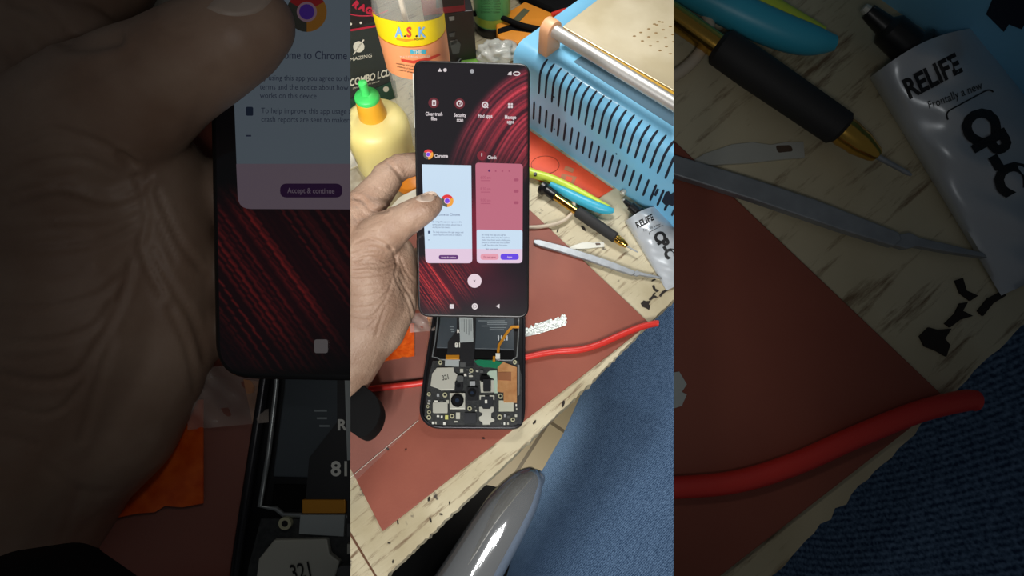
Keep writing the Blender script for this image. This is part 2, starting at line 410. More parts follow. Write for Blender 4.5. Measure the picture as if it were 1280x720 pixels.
# ------------------------------------------------------------------ things on the bench
def sheet(V):
    t = thing(V, 'silicone_sheet', LB(V, 'bright orange silicone sheet with a drawn circle, in front of the blue machine', 'dim oversized orange sheet beside the blue machine'), 'sheet', B(V, 700, 210))
    if not V.c: return
    obj(V, 'sheet_body', px_prism(V, [(600, 120), (662, 163), (766, 236), (748, 247), (735, 246), (662, 221), (600, 190)], .0012), M_orange, t)
    dk = mat('dark_orange_line', (150, 62, 36), rough=.7); tn = mat('tan_mark', (186, 120, 84), rough=.7)
    ring = [B(V, x, y, .0014) for x, y in circ(681.5, 206, 17.5, 36, 11)]
    obj(V, 'drawn_circle', G().tube(ring + ring[:1], .0003, 6), dk, t)
    for q in ([(707, 207), (718, 211), (716, 216), (705, 212)], [(702, 217), (721, 221), (717, 230), (700, 227)]):
        n = obj(V, 'square_mark', px_prism(V, q, .0016, .0011), tn, t)
    obj(V, 'square_hole', px_prism(V, [(708, 220), (716, 222), (714, 227), (706, 226)], .0018, .0011), M_orange, t)
def pliers(V):
    t = thing(V, 'pliers', LB(V, 'yellow-green and cyan plier handle between orange sheet and screwdriver', 'dim oversized cyan plier handle at the top of the right side'), 'pliers', B(V, 715, 242))
    yl = mat('lime_grip', (200, 222, 70), rough=.4); cy = mat('cyan_grip', (62, 178, 208), rough=.4)
    pa = smooth_path([(600, 190, 8), (640, 205, 7), (663, 216, 6), (690, 224, 5.5), (722, 239, 5), (748, 253, 4), (762, 260, 3)], 5)
    pb = smooth_path([(688, 230, 3), (705, 239.5, 5.5), (725, 249.5, 6.5), (745, 258.5, 6.5), (758, 262.5, 5.5), (767, 263.5, 3)], 5)
    for nm, p, m, h in (('grip_inlay', pa, yl, .0055), ('grip', pb, cy, .006)):
        pts = [B(V, x, y, h) for x, y, r in p]
        obj(V, nm, G().tube(pts, [min(r * depth(V, q) * V.k / F, h * .95) for (x, y, r), q in zip(p, pts)], 14), m, t, smooth=60)
    if V.c: obj(V, 'rivet', G().lathe(B(V, 669, 218, .009), UP, [(.0005, .0012), (.0016, .0012), (.0016, -.001)], 14), M_black, t)
def white_cable(V):
    p = smooth_path([(600, 268), (650, 282), (668, 284), (690, 281), (706, 275), (716, 264), (717, 252), (710, 243), (700, 236), (688, 232)], 8)
    r = .0017
    pts = [B(V, x, y, .0035) for x, y in p]
    obj(V, 'cable', G().tube(pts, r, 12), M_cream, label=LB(V, 'off-white cable curling beneath the gold end of the screwdriver', 'dim oversized off-white cable loop beside the centre picture, upper right'), cat='cable', smooth=60)
def screwdriver(V):
    t = thing(V, 'screwdriver', LB(V, 'small screwdriver with black grip and gold collars lying on the bench', 'dim oversized screwdriver with thick black grip and gold collars'), 'screwdriver', B(V, 745, 280))
    h = .0062
    def P(x, y, hh=h): return B(V, x, y, hh)
    def rad(px, p): return px * depth(V, p) * V.k / F
    ax = (P(797, 315, .0025) - P(690, 240)).normalized()
    def seg(nm, prof, m, lab=None):   # prof: list (px, py, r px)
        pts = [P(x, y) for x, y, r in prof]; o = pts[0]
        a = (pts[-1] - pts[0]).normalized()
        obj(V, nm, G().lathe(o, a, [(min(rad(r, p), h * .98 if nm != 'cap' else .0075), (p - o).dot(a)) for (x, y, r), p in zip(prof, pts)], 28), m, t, label=lab, smooth=35)
    seg('cap', [(676, 233, 6), (677.5, 234, 8.5), (681, 236.5, 8.5), (683, 238, 5.5), (690, 243, 5.5), (694, 246, 6)], M_black)
    seg('collar', [(692, 244.5, 4.5), (700, 250, 4.5), (723, 266, 4.5)], M_gold, 'brass collar')
    seg('grip', [(721, 264, 5), (722.5, 265, 7), (735, 273.5, 7.3), (755, 287.5, 7), (769, 297, 6.8), (770.5, 298, 5)], M_grip)
    seg('nose', [(768, 296, 5.2), (772, 299, 5.5), (775, 301.5, 5), (777, 303, 5), (783, 307, 3.2), (784, 308, 2.4)], M_gold, 'brass nose')
    seg('shaft', [(783, 307.5, 1.1), (796, 314.5, .9), (797.5, 315.5, .5)], M_steel)
def scalpel(V):
    t = thing(V, 'scalpel', LB(V, 'flat steel scalpel handle lying over the mat corner', 'dim oversized flat steel scalpel handle at the right'), 'scalpel', B(V, 740, 325))
    pts = [(666.5, 302), (668, 299.5), (674, 299.5), (700, 306), (733, 316), (760, 325), (793, 338), (794, 341), (791, 343.5), (770, 337), (735, 325), (700, 314), (676, 307.5), (669, 304.5)]
    obj(V, 'handle', px_prism(V, pts, .0048, .0022), M_steel, t, bevel=.0004)
    nk = [(792, 339), (797, 338), (801, 340), (812, 342.5), (826, 346), (828, 348), (814, 346), (800, 343.5), (796, 344.5), (791, 343)]
    obj(V, 'neck', px_prism(V, nk, .004, .0018), M_steel, t, bevel=.0003)
def blade(V):
    t = thing(V, 'scalpel_blade', LB(V, 'loose silver scalpel blade between the handle and the screwdriver', 'dim oversized loose scalpel blade left of the tube'), 'blade', B(V, 733, 307))
    pts = [(711, 310), (716, 307), (727, 303.3), (735, 302.5), (742, 303.5), (748, 302.5), (755, 302.3), (755.5, 308.5), (748, 309), (735, 310.5), (718, 311.5)]
    obj(V, 'blade_body', px_prism(V, pts, .0009, .0001), M_silver, t)
    obj(V, 'slot', px_prism(V, rpoly([(744, 303.8), (750, 303.6), (751, 306), (745, 306.6)], 1), .0010, .0008), mat('slot_brown', (84, 66, 52)), t)
def glue_tube(V):
    t = thing(V, 'adhesive_tube', LB(V, 'silver-white glue tube with black nozzle leaning by the blue machine', 'dim oversized glue tube with black nozzle at the right edge'), 'tube', B(V, 815, 310))
    L0, L1, R0, R1 = (781, 277), (833, 363), (824, 257), (882, 341)
    def pt(u, v, side):
        x = (L0[0] * (1 - v) + L1[0] * v) * (1 - u) + (R0[0] * (1 - v) + R1[0] * v) * u
        y = (L0[1] * (1 - v) + L1[1] * v) * (1 - u) + (R0[1] * (1 - v) + R1[1] * v) * u
        y -= 4 * math.sin(math.pi * u) * (1 - v) ** 2
        fl = max(0.0, 1 - v) ** .7
        hm = .0012 + .0125 * fl
        h = hm * max(0.0, math.sin(math.pi * u)) ** .5
        if 0 < u < 1: h += .0009 * math.sin(9 * u + 14 * v) * fl * math.sin(math.pi * u) + .0006 * math.sin(25 * v - 12 * u) * math.sin(math.pi * u)
        hb = .0003
        return B(V, x, y, max(h, 0) + .0008) if side else B(V, x, y, hb)
    nu, nv = 28, 40; g = G()
    vs = [pt(i / nu, j / nv, 1) for j in range(nv + 1) for i in range(nu + 1)] + [pt(i / nu, j / nv, 0) for j in range(nv + 1) for i in range(nu + 1)]
    N = (nu + 1) * (nv + 1); fs = []
    for j in range(nv):
        for i in range(nu):
            a = j * (nu + 1) + i; fs.append((a, a + 1, a + nu + 2, a + nu + 1)); fs.append((a + N, a + N + nu + 1, a + N + nu + 2, a + N + 1))
    for j in range(nv):
        for i in (0, nu):
            a = j * (nu + 1) + i; b = a + nu + 1; fs.append((a, b, b + N, a + N))
    for i in range(nu):
        for j in (0, nv):
            a = j * (nu + 1) + i; fs.append((a, a + 1, a + 1 + N, a + N))
    obj(V, 'tube_body', G().add(vs, fs), M_tubew, t, smooth=50)
    bm = to_bm(G().add(vs, fs)); bvh = BVHTree.FromBMesh(bm); bm.free()
    def on(x, y, off=.0003):
        r = ray(V, x, y).normalized(); hit = bvh.ray_cast(V.cam, r)
        if hit[0] is None: return B(V, x, y, .006)
        return hit[0] - r * off
    obj(V, 'brand_print', text_px(on, 'RELIFE', (796.5, 285.5), 11, (.885, -.465), (-.40, -.92), bold=.035, sx=.78), M_ink, t)
    obj(V, 'slogan_print', text_px(on, 'Frontally a new', (804.5, 289.5), 4.6, (.93, -.36), (-.3, -.95), sx=.8), M_ink, t)
    obj(V, 'code_print', text_px(on, 'CP-C', (816, 293.5), 19, (.52, .86), (.86, -.48), bold=.06, sx=.84), M_ink, t)
    fr = rpoly([(810.5, 291), (829, 281), (874, 350), (852, 366)], 3)
    fr = [p for a, b in zip(fr, fr[1:] + fr[:1]) for p in [(a[0] + (b[0] - a[0]) * k / 6, a[1] + (b[1] - a[1]) * k / 6) for k in range(6)]]
    fr = [p for p in fr if p[0] < 862]
    obj(V, 'print_frame', G().tube([on(x, y, .0002) for x, y in fr[:60]], .0002, 5, True), M_ink, t)
    # nozzle
    p0 = B(V, 800, 268, .006); p1 = B(V, 779, 249.5, .009); a = p1 - p0; L = a.length
    obj(V, 'nozzle', G().lathe(p0, a, [(.0062, 0), (.0062, .12 * L), (.0045, .18 * L), (.0042, .55 * L), (.0026, .62 * L), (.0019, .93 * L), (.0012, .93 * L), (.001, L)], 24), M_black, t, smooth=35)
    obj(V, 'nozzle_tip', G().lathe(p1 - a * .06, a, [(.0014, 0), (.0011, .07 * L), (.0006, .075 * L)], 14), M_silver, t)
def red_cable(V):
    p = smooth_path([(420, 492), (457, 487), (500, 482), (530, 478), (580, 468), (620, 458), (655, 447), (690, 440), (725, 437), (750, 430), (775, 419), (800, 409), (818, 404.5), (823, 404.5)], 8)
    pts = [B(V, x, y, .0045 if y < 500 else .0045) for x, y in p]
    # it dips under the opened phone
    for q, (x, y) in zip(pts, p):
        pass
    rr = [.0024 if x < 700 else .0026 for x, y in p]; rr[-1] = .0021
    obj(V, 'cable', G().tube(pts, rr, 14), M_red, label=LB(V, 'red rubber cable crossing the mat and sticking past the bench edge', 'dim oversized thick red cable across the right side'), cat='cable', smooth=60)
def foil(V):
    t = thing(V, 'foil_scrap', LB(V, 'torn silver foil scrap with a jagged edge right of the opened phone', 'dim oversized torn foil scrap beside the centre picture, right'), 'foil', B(V, 682, 408))
    pts = [(655, 421), (655.5, 411), (659, 409), (661, 411), (664, 406), (667, 409), (669, 404), (674, 404), (679, 402), (685, 400), (689, 398.5), (691, 401), (694, 398), (698, 396), (700, 398), (702, 393.5), (706, 393), (709, 398), (707, 401), (709, 402), (707, 406.5), (690, 412), (672, 417.5)]
    obj(V, 'foil_body', px_prism(V, pts, .0026, .0021), mat('crumpled_foil', (205, 212, 208), rough=.3, metal=.35, bump=.8, bscale=400), t)
def opened_phone(V):
    t = thing(V, 'disassembled_phone', LB(V, 'opened phone body with bare battery and circuit board lying on the mat', 'dim oversized opened phone with battery and board under the left big phone'), 'phone', B(V, 595, 460, .0055))
    z0 = .0075
    ol = rpoly([(556, 295), (651, 295), (656, 400), (655.5, 522), (650, 535.5), (537, 534.5), (524.5, 520), (531, 465), (541, 400)], [14, 14, 4, 12, 12, 14, 12, 5, 5], 6)
    obj(V, 'back_shell', px_prism(V, ol, z0, .002), M_black, t, bevel=.0007, smooth=40)
    rim = [B(V, 590 + (x - 590) * .985, 440 + (y - 440) * .99, z0 + .0006) for x, y in ol]
    obj(V, 'rim', G().tube(rim + rim[:1], .0012, 10), mat('dark_rim', (42, 42, 46), rough=.3, metal=.5), t, smooth=60)
    def part(nm, pts, h1, m, h0=z0 - .0003, lab=None, par=None, bev=0.0):
        return obj(V, nm, px_prism(V, pts, h1, h0), m, par or t, label=lab, bevel=bev)
    pcb = mat('board_black', (58, 60, 60), rough=.5, rgb2=(40, 42, 44), vscale=900); slv = mat('shield_tin', (196, 196, 184), rough=.45, metal=.15)
    rib = mat('ribbon_black', (30, 31, 34), rough=.5); lab = mat('label_grey', (166, 174, 174), rough=.6); gld = mat('connector_gold', (214, 146, 44), rough=.3, metal=.4)
    batm = mat('battery_wrap', (66, 74, 80), rough=.4, rgb2=(58, 66, 72), vscale=30); prn = mat('battery_print', (128, 138, 142), rough=.6)
    cop = mat('copper_sheet', (214, 160, 108), rough=.35, metal=.3, rgb2=(190, 128, 80), vscale=120); grn = mat('green_flex', (28, 120, 84), rough=.4)
    pal = mat('pale_heat_pad', (176, 196, 178), rough=.6); ins = mat('inner_silver', (150, 155, 156), rough=.3, metal=.6)
    wht = mat('white_chip', (222, 222, 214), rough=.5)
    def line(nm, pts, r, m, h): 
        return obj(V, nm, G().tube([B(V, x, y, h) for x, y in pts], r, 8), m, t, smooth=60)
    line('inner_edge', [(552, 310), (547, 399), (544, 425), (540.5, 446), (547, 447), (550, 449.5), (572, 450), (640, 450.5), (646, 446), (648, 420), (648.5, 399), (646, 310)], .0006, ins, z0 + .0006)
    bt = part('battery', [(554, 330), (642.5, 330), (642.5, 437), (545.5, 434.5), (550, 400)], z0 + .0012, batm, bev=.0004)
    f = lambda x, y: B(V, x, y, z0 + .00135)
    for i, (x0, x1, y) in enumerate([(598, 631, 400.5), (609, 634, 402.8), (609, 634, 404.8), (602, 630, 407), (612, 633, 409), (612, 630, 411.5), (562, 567, 408), (563, 567, 411), (564, 568, 414)]):
        obj(V, 'print_line', px_prism(V, rect(x0, y, x1, y + .8), z0 + .0014, z0 + .0011), prn, bt)
    for i, x in enumerate((622.3, 626, 629.5, 633)):
        obj(V, 'print_bar', px_prism(V, rect(x, 419, x + 1.6, 425.5), z0 + .0014, z0 + .0011), mat('bar_print', (190, 196, 198)), bt)
    part('spacer', [(546, 437.5), (643.5, 439), (643.5, 449), (545, 447)], z0 + .0005, M_matte)
    part('main_board', [(541, 451), (648, 451.5), (652, 470), (652.5, 520), (648, 532), (539, 532), (530.5, 520), (536, 470)], z0 + .0008, pcb)
    zb = z0 + .0008
    rb = part('wide_ribbon', [(571, 330), (571, 413), (560, 427), (558.5, 444), (576, 444), (577, 330)], z0 + .0018, rib)
    fr = lambda x, y: B(V, x, y, z0 + .002)
    obj(V, 'ribbon_print', text_px(fr, '81', (568.5, 434), 8, bold=.03), wht, rb)
    obj(V, 'ribbon_print', text_px(fr, 'R', (571, 416), 6, bold=.03), wht, rb)
    part('narrow_ribbon', [(574.5, 330), (597, 330), (594, 427), (592.5, 453), (575, 453)], z0 + .0022, rib)
    lb = part('paper_label', [(573.5, 380), (590.5, 380), (591.7, 427), (575, 428)], z0 + .0026, lab)
    for k in range(5):
        x = 577 + k * 2.9; obj(V, 'label_print', px_prism(V, rect(x, 399, x + .8, 413 + (k * 37 % 7)), z0 + .0028, z0 + .0025), mat('label_ink', (112, 118, 120)), lb)
    part('gold_connector', rect(557, 443.5, 574.3, 449), z0 + .0022, gld, bev=.0003); part('connector_plate', [(556.5, 449.5), (574, 449.5), (573.5, 458), (556, 457)], z0 + .0018, lab)
    fx = [(649, 408.5), (640, 408.5), (633.5, 416), (623.5, 432), (622, 446), (617.5, 446), (617.5, 452)]
    g = G()
    wd = 1.7
    ptsL, ptsR = [], []
    for i, p in enumerate(fx):
        a = Vector(fx[max(i - 1, 0)]); b = Vector(fx[min(i + 1, len(fx) - 1)]); d = (b - a).normalized(); n = Vector((-d.y, d.x)) * wd
        ptsL.append((p[0] + n.x, p[1] + n.y)); ptsR.append((p[0] - n.x, p[1] - n.y))
    part('gold_flex', ptsL + ptsR[::-1], z0 + .0024, gld, z0 + .0018)
    part('flex_connector', rect(619.5, 441.5, 625, 447.5), z0 + .003, wht)
    part('green_flex', [(593, 451), (598, 449.5), (617, 450.5), (630, 453), (627, 457), (621, 460), (612, 458.5), (604, 458.5), (596, 455)], z0 + .0022, grn)
    sh = part('shield', [(540, 467), (546, 459.5), (567, 459), (568, 465), (572, 468), (569, 478), (568, 487), (551, 487.5), (547, 485), (538, 482)], zb + .0014, slv, bev=.0003)
    obj(V, 'scribble', text_px(lambda x, y: B(V, x, y, zb + .0016), '321', (553, 475.5), 9, (.96, -.2), bold=.012, sx=.7), M_ink, sh)
    cm = part('camera', rect(562, 491, 581.5, 511), zb + .002, slv, bev=.0003)
    for nm, r, m, h in (('lens_ring', 8, M_matte, .0032), ('lens_barrel', 6, M_black, .0036), ('lens', 2.6, mat('lens_glass', (40, 50, 66), rough=.05), .0038)):
        obj(V, nm, px_prism(V, circ(571.5, 500.5, r), zb + h, zb + .0015), m, cm, smooth=35)
    c2 = part('camera', rpoly(rect(583.5, 484, 597.5, 500), 3), zb + .0022, rib)
    obj(V, 'lens_ring', px_prism(V, circ(590, 491, 5), zb + .003, zb + .002), M_black, c2, smooth=35)
    obj(V, 'lens', px_prism(V, circ(590, 491, 2), zb + .0032, zb + .003), mat('lens_glass', (40, 50, 66)), c2, smooth=35)
    c3 = part('camera', rpoly(rect(568.5, 477, 578, 488), 2), zb + .0022, rib)
    obj(V, 'lens', px_prism(V, circ(573, 482, 2.6), zb + .0025, zb + .002), M_black, c3, smooth=35)
    part('camera_bracket', [(600, 476), (617, 475), (618, 489.5), (601, 490)], zb + .0016, slv); part('camera_block', rpoly(rect(604, 474, 613.5, 489), 1), zb + .003, rib)
    part('rubber_bump', rpoly(rect(600, 469.5, 612, 477), 3), zb + .0024, M_matte); part('rubber_bump', rpoly(rect(571, 469.5, 579.5, 477), 3), zb + .0026, mat('smoked_part', (84, 86, 86)))
    part('heat_pad', [(609, 466), (612, 463.5), (621, 463), (622, 491), (618, 491), (617, 473), (609, 470)], zb + .0012, pal)
    cs = part('copper_foil', [(622, 459), (629, 452.5), (646, 459), (646, 503), (629.5, 503), (629.5, 490), (621.5, 489)], zb + .0016, cop)
    obj(V, 'copper_patch', px_prism(V, [(623, 465), (639, 465), (639, 476), (623, 475)], zb + .0019, zb + .0015), mat('copper_dark', (168, 112, 78), rough=.4, metal=.3), cs)
    part('heat_pad', rect(623.5, 500.5, 642, 514), zb + .0012, mat('tin_plate', (188, 190, 172), rough=.5), zb - .0001)
    part('tall_side_bar', rect(647, 456, 649.3, 494), zb + .002, ins)
    ic = part('chip', rect(601, 495, 616, 510), zb + .0012, mat('chip_dark', (44, 46, 50), rough=.5)); obj(V, 'chip_dot', px_prism(V, rect(606, 500, 609, 504), zb + .0014, zb + .0011), wht, ic)
    for p in ([(599.5, 494), (606, 494), (606, 495.5), (601, 495.5), (601, 499), (599.5, 499)], [(612, 494), (618, 494), (618, 499), (616.5, 499), (616.5, 495.5), (612, 495.5)]): part('chip_clip', p, zb + .0016, slv)
    part('cross_plate', [(599, 508.5), (602, 508.5), (604, 511), (612, 511), (614, 508.5), (617, 508.5), (617, 514), (614, 516), (614, 522), (618, 524), (618, 526), (613, 528), (612.5, 530.5), (603.5, 530.5), (603, 528), (599, 525), (599, 521), (603, 519), (603, 516), (599, 514)], zb + .0014, slv)
    part('chip', rect(580.5, 516, 595, 529), zb + .0013, mat('chip_dark', (44, 46, 50)))
    part('shield', rpoly(rect(541, 503, 559.5, 516), 1.5), zb + .0012, slv)
    part('small_connector', rect(570, 515.5, 575, 523.5), zb + .001, slv); part('small_connector', rect(556.3, 519, 560.2, 524), zb + .001, mat('yellow_chip', (206, 204, 120)))
    part('small_chip', rect(575, 452, 582, 458), zb + .001, mat('smoked_part', (84, 86, 86))); part('small_chip', rect(583, 452, 592, 458), zb + .001, rib)
    part('bar_code_chip', rect(587, 476.5, 594, 481.5), zb + .0012, mat('chip_white', (160, 164, 166)))
    for (x, y, r) in [(536, 492.5, 2.3), (556, 493.5, 2.9), (536.3, 515, 2.3), (536, 521.5, 2.8), (565, 520, 2.8), (587, 510.5, 2.8), (625.5, 495, 3), (624.7, 521.3, 3.1), (641, 524.5, 2.6), (550.3, 453, 2.5), (643.5, 452.5, 2.4), (589, 463, 2.6), (534.5, 508, 1.8)]:
        s_ = part('screw_post', circ(x, y, r), zb + .0012, mat('post_ring', (206, 204, 170), rough=.35, metal=.3))
        if s_: obj(V, 'post_hole', px_prism(V, circ(x, y, r * .5), zb + .0013, zb + .001), M_black, s_)
    random.seed(5)
    sp = [(546, 492, 3, 3.4), (535, 500, 3, 1.3), (543, 500.5, 4, 1.5), (550, 500.5, 4, 1.5), (534.5, 503.5, 2.4, 1.5), (540, 527, 3, 3), (544, 527, 1.6, 3), (554, 527.5, 3, 3.2), (562, 499, 0.1, .1), (630, 518, 2.4, 3), (634, 519.5, 3, 3.4), (643.5, 518, 3, 3), (626, 528, 1.8, 2.2), (629.5, 528, 2, 2.8), (634, 528, 2, 2.6), (644.5, 505, 1.6, 3), (645, 510, 1.6, 2.4), (583, 461, 2.5, 1.6), (586, 466, 2.4, 1.6), (595, 463, 3, 1.6), (600, 462, 4, 3.2), (575, 461, 4, 4), (580, 467, 3, 3), (586, 469, 5, 1.8), (593, 507, 2, 2), (594, 512, 2, 2), (600, 503, .1, .1), (568, 526, 4, 1.8), (546, 519, 3, 2), (551, 519.5, 2.4, 3), (558, 500, 3, 4)]
    for (x, y, w_, h_) in sp:
        if w_ < .5: continue
        c = random.choice([wht, slv, mat('chip_white', (160, 164, 166)), mat('smoked_part', (84, 86, 86))])
        part('component', rect(x, y, x + w_, y + h_), zb + .0009, c, zb - .0001)
    part('sim_slot', [(647.5, 495), (651, 494), (652, 530), (647, 530)], zb + .0014, mat('chip_dark', (44, 46, 50)))
def film(V):
    pts = [(430, 615), (523, 526), (531, 470), (543, 412), (541, 398), (518, 394), (470, 420), (430, 440)]
    n = 26; x0, x1, y0, y1 = 425, 548, 390, 620
    def inside(x, y):
        c = False; j = len(pts) - 1
        for i in range(len(pts)):
            a, b = pts[i], pts[j]
            if (a[1] > y) != (b[1] > y) and x < (b[0] - a[0]) * (y - a[1]) / (b[1] - a[1]) + a[0]: c = not c
            j = i
        return c
    bm = to_bm(px_prism(V, pts, .0029, .0026))
    fl = obj(V, 'plastic_film', bm, M_film, label=LB(V, 'clear plastic film lying on the mat left of the opened phone', 'dim oversized clear plastic film below the big hand'), cat='film')
    obj(V, 'film_edge', G().tube([B(V, 430, 604, .0031), B(V, 445, 591, .0031), B(V, 523, 525.5, .0031)], .00018, 5), M_white, fl)
    # crumpled upper end
    g = G(); vs = []
    for j in range(11):
        for i in range(13):
            u, v = i / 12, j / 10
            x = 512 + 32 * u; y = 392 + 24 * v - 3 * u
            vs.append(B(V, x, y, .006 + .003 * math.sin(5 * u + 3 * v) + .0015 * math.sin(11 * u - 9 * v)))
    g.add(vs, [(j * 13 + i, j * 13 + i + 1, j * 13 + i + 14, j * 13 + i + 13) for j in range(10) for i in range(12)])
    obj(V, 'plastic_scrap', g, mat('cloudy_film', (220, 205, 195), rough=.12, alpha=.35, bump=.3, bscale=60), label=LB(V, 'crumpled shiny plastic scrap between the wrist and the opened phone', 'dim oversized crumpled plastic scrap under the big phone corner'), cat='plastic', smooth=True)
    g = px_prism(V, [(534, 396), (548, 398), (541.5, 416), (539, 420)], .0026, .002)
    obj(V, 'cardboard_slip', g, mat('tan_card', (206, 142, 98), rough=.7), label=LB(V, 'narrow tan card slip along the left edge of the opened phone', 'dim oversized tan card slip under the big phone corner'), cat='card')
def sticker(V):
    pts = [(478, 452), (492, 449), (499, 448.5), (503, 446), (510, 446.5), (518, 445), (518, 424), (518, 404), (500, 404), (470, 430)]
    obj(V, 'orange_sticker', px_prism(V, pts, .0034, .003), mat('glitter_orange', (238, 104, 30), rough=.3, rgb2=(214, 76, 18), vscale=220, bump=.5, bscale=500), label=LB(V, 'torn glossy orange sticker peeking out under the wrist', 'dim oversized torn orange sticker below the big hand'), cat='sticker')
def black_handle(V):
    h = .045
    pts = rpoly([(400, 478), (440, 472), (452, 480), (470, 493), (477, 512), (471, 532), (456, 547), (444, 544), (432, 534), (400, 520)], 9)
    obj(V, 'tool_handle', px_prism(V, pts, h, h - .016), M_matte, label=LB(V, 'rounded matte black tool handle below the wrist at the left', 'dim oversized black handle end in the bottom left corner'), cat='handle', bevel=.004, bseg=4, smooth=40)
def papers(V):
    if V.c:
        obj(V, 'paper_piece', px_prism(V, [(420, 180), (438, 189), (447, 206), (437, 211), (420, 214)], .0008), M_paper, label='white paper piece at the left edge beside the yellow bottle', cat='paper')
        obj(V, 'paper_piece', px_prism(V, [(420, 222), (445, 211), (455, 227), (447, 240), (420, 246)], .0008), mat('blotched_paper', (222, 214, 196), rgb2=(190, 176, 152), vscale=90), label='white paper piece just above the knuckles at the left edge', cat='paper')
    obj(V, 'white_card', px_prism(V, [(470, 290), (488, 259), (500, 246), (520, 236), (540, 226), (540, 240), (500, 270)], .012, .0115), M_paper, label=LB(V, 'white card edge seen between thumb and forefinger', 'dim oversized white card sliver above the big thumb'), cat='card')
    if V.c:
        obj(V, 'orange_lid', G().lathe(B(V, 512, 229, 0), UP, [(.013, 0), (.0135, .002), (.012, .006), (.006, .008)], 28), mat('cap_orange', (238, 142, 34), rough=.4), label='orange cap behind the forefinger beside the phone', cat='cap', smooth=40)

# ------------------------------------------------------------------ back of the small bench
def box_face(V, p0, p1, top_y, back, z0=0.0):
    """upright box on the bench: front base line p0-p1 (pixels at height z0), top at image row top_y over p1"""
    a, b = B(V, *p0, z0), B(V, *p1, z0)
    lo, hi = 0, .3
    for _ in range(40):
        m = (lo + hi) / 2
        if proj(V, b + UP * m)[1] > top_y: lo = m
        else: hi = m
    u = (b - a).normalized(); wv = Vector((-u.y, u.x, 0)) * back
    return a, b, u, wv, lo
def upright(V, a, b, wv, h):
    return G().prism([a + UP * h, b + UP * h, b + wv + UP * h, a + wv + UP * h], UP * -h)
def boxes(V):
    if not V.c: return
    a, b, u, wv, h = box_face(V, (380, 166), (497, 121), 22, .06)
    t = thing(V, 'lcd_box', 'dark green-black carton printed COMBO standing behind the yellow bottle', 'box', (a + b) / 2)
    obj(V, 'carton', upright(V, a, b, wv, h), mat('carton_dark', (42, 50, 48), rough=.5, rgb2=(36, 42, 42), vscale=10), t, bevel=.0008)
    n = u.cross(UP).normalized(); o = a + n * .0003
    f = lambda x, y: plane_hit(V, x, y, o, n)
    obj(V, 'green_panel', G().prism([f(380, 148), f(494, 100), f(497, 121.5), f(380, 166)], n * .0002), mat('carton_green', (22, 66, 52), rough=.5), t)
    o = a + n * .0008
    wh = mat('print_cream', (214, 210, 192), rough=.6)
    obj(V, 'lettering', text_px(f, 'COMBO LCD', (437, 108), 12.5, (.965, -.262), (.03, -1), bold=.03, sx=.72), wh, t)
    obj(V, 'small_lettering', text_px(f, 'AMAZING', (432, 78), 6.5, (.98, -.2), (.05, -1), sx=1.15), wh, t)
    obj(V, 'fine_print', text_px(f, 'ORIGINAL QUALITY DISPLAY', (441, 111.5), 2.8, (.965, -.262), (.03, -1), sx=.95), wh, t)
    obj(V, 'emblem', G().add([f(x, y) for x, y in circ(448.5, 58.5, 7, 24)], [tuple(range(24))]), wh, t)
    obj(V, 'emblem', G().add([f(441, 68), f(454, 49), f(455.5, 50), f(442.5, 68.5)], [(0, 1, 2, 3)]), wh, t)
    for x, y, r in ((466, 114.5, 3.2), (482.5, 111.5, 3.6)):
        obj(V, 'emblem', G().add([f(p, q) for p, q in circ(x, y, r, 18)], [tuple(range(18))]), wh, t)
    # upper carton with red ornaments
    a2, b2 = a + UP * h - u * .004, b + UP * h + u * .0015
    a2 += n * .004; b2 += n * .004
    t = thing(V, 'red_trim_box', 'black carton with red curved lettering lying on the COMBO carton', 'box', (a2 + b2) / 2)
    h2 = .05
    obj(V, 'carton', upright(V, a2, b2, wv * 1.1, h2), mat('carton_black', (30, 28, 30), rough=.45), t, bevel=.0008)
    o = a2 + n * .0004
    rd = mat('crimson_print', (176, 32, 58), rough=.5)
    obj(V, 'red_border', G().prism([f(420, 39.5), f(500, 26.5), f(500, 28.5), f(420, 42)], n * .0002), rd, t)
    g = G()
    for i, ch in enumerate('RAGE'):
        ang = .75 - i * .33
        text_px(f, ch, (440 + i * 8.2, 6 + i * 5.2 - (i == 3) * 1.2), 11, (math.cos(ang), math.sin(ang)), None, bold=.06, g=g)
    obj(V, 'red_lettering', g, rd, t)
    arc = [f(455 + 60 * math.cos(math.radians(k)), -32 + 52 * math.sin(math.radians(k))) for k in range(60, 140, 5)]
    obj(V, 'red_arc', G().tube(arc, .0005, 6), rd, t)
    for x in (438.5, 451): obj(V, 'emblem', G().add([f(p, q) for p, q in circ(x, 28.5 if x > 445 else 30, 1.6, 12)], [tuple(range(12))]), wh, t)
    # narrow black carton behind the spray bottle's right side
    a, b, u, wv, h = box_face(V, (540, 84), (596, 77), 13, .045)
    t = thing(V, 'black_box', 'black carton with grey pictures right of the spray bottle', 'box', (a + b) / 2)
    obj(V, 'carton', upright(V, a, b, wv, h), mat('carton_black', (30, 28, 30), rough=.45), t, bevel=.0008)
    n = u.cross(UP).normalized(); o = a + n * .0004
    gy = mat('grey_print', (150, 152, 150), rough=.6); gk = mat('grey_print_dark', (84, 88, 90), rough=.6)
    for q, m in (([(561, 21), (568, 20), (568, 25), (562, 26)], gy), ([(561, 42), (569, 40), (568, 46), (562, 46)], gk), ([(562, 53), (571, 49), (576, 55), (574, 66), (566, 68)], gk), ([(563, 51), (572, 50), (571, 54), (564, 57)], gy)):
        obj(V, 'picture', G().prism([f(x, y) for x, y in q], n * .0001), m, t)
    a2 = a + UP * h; b2 = b + UP * h - u * .0075
    t = thing(V, 'red_box', 'dark red carton lying on top of the narrow black carton', 'box', (a2 + b2) / 2)
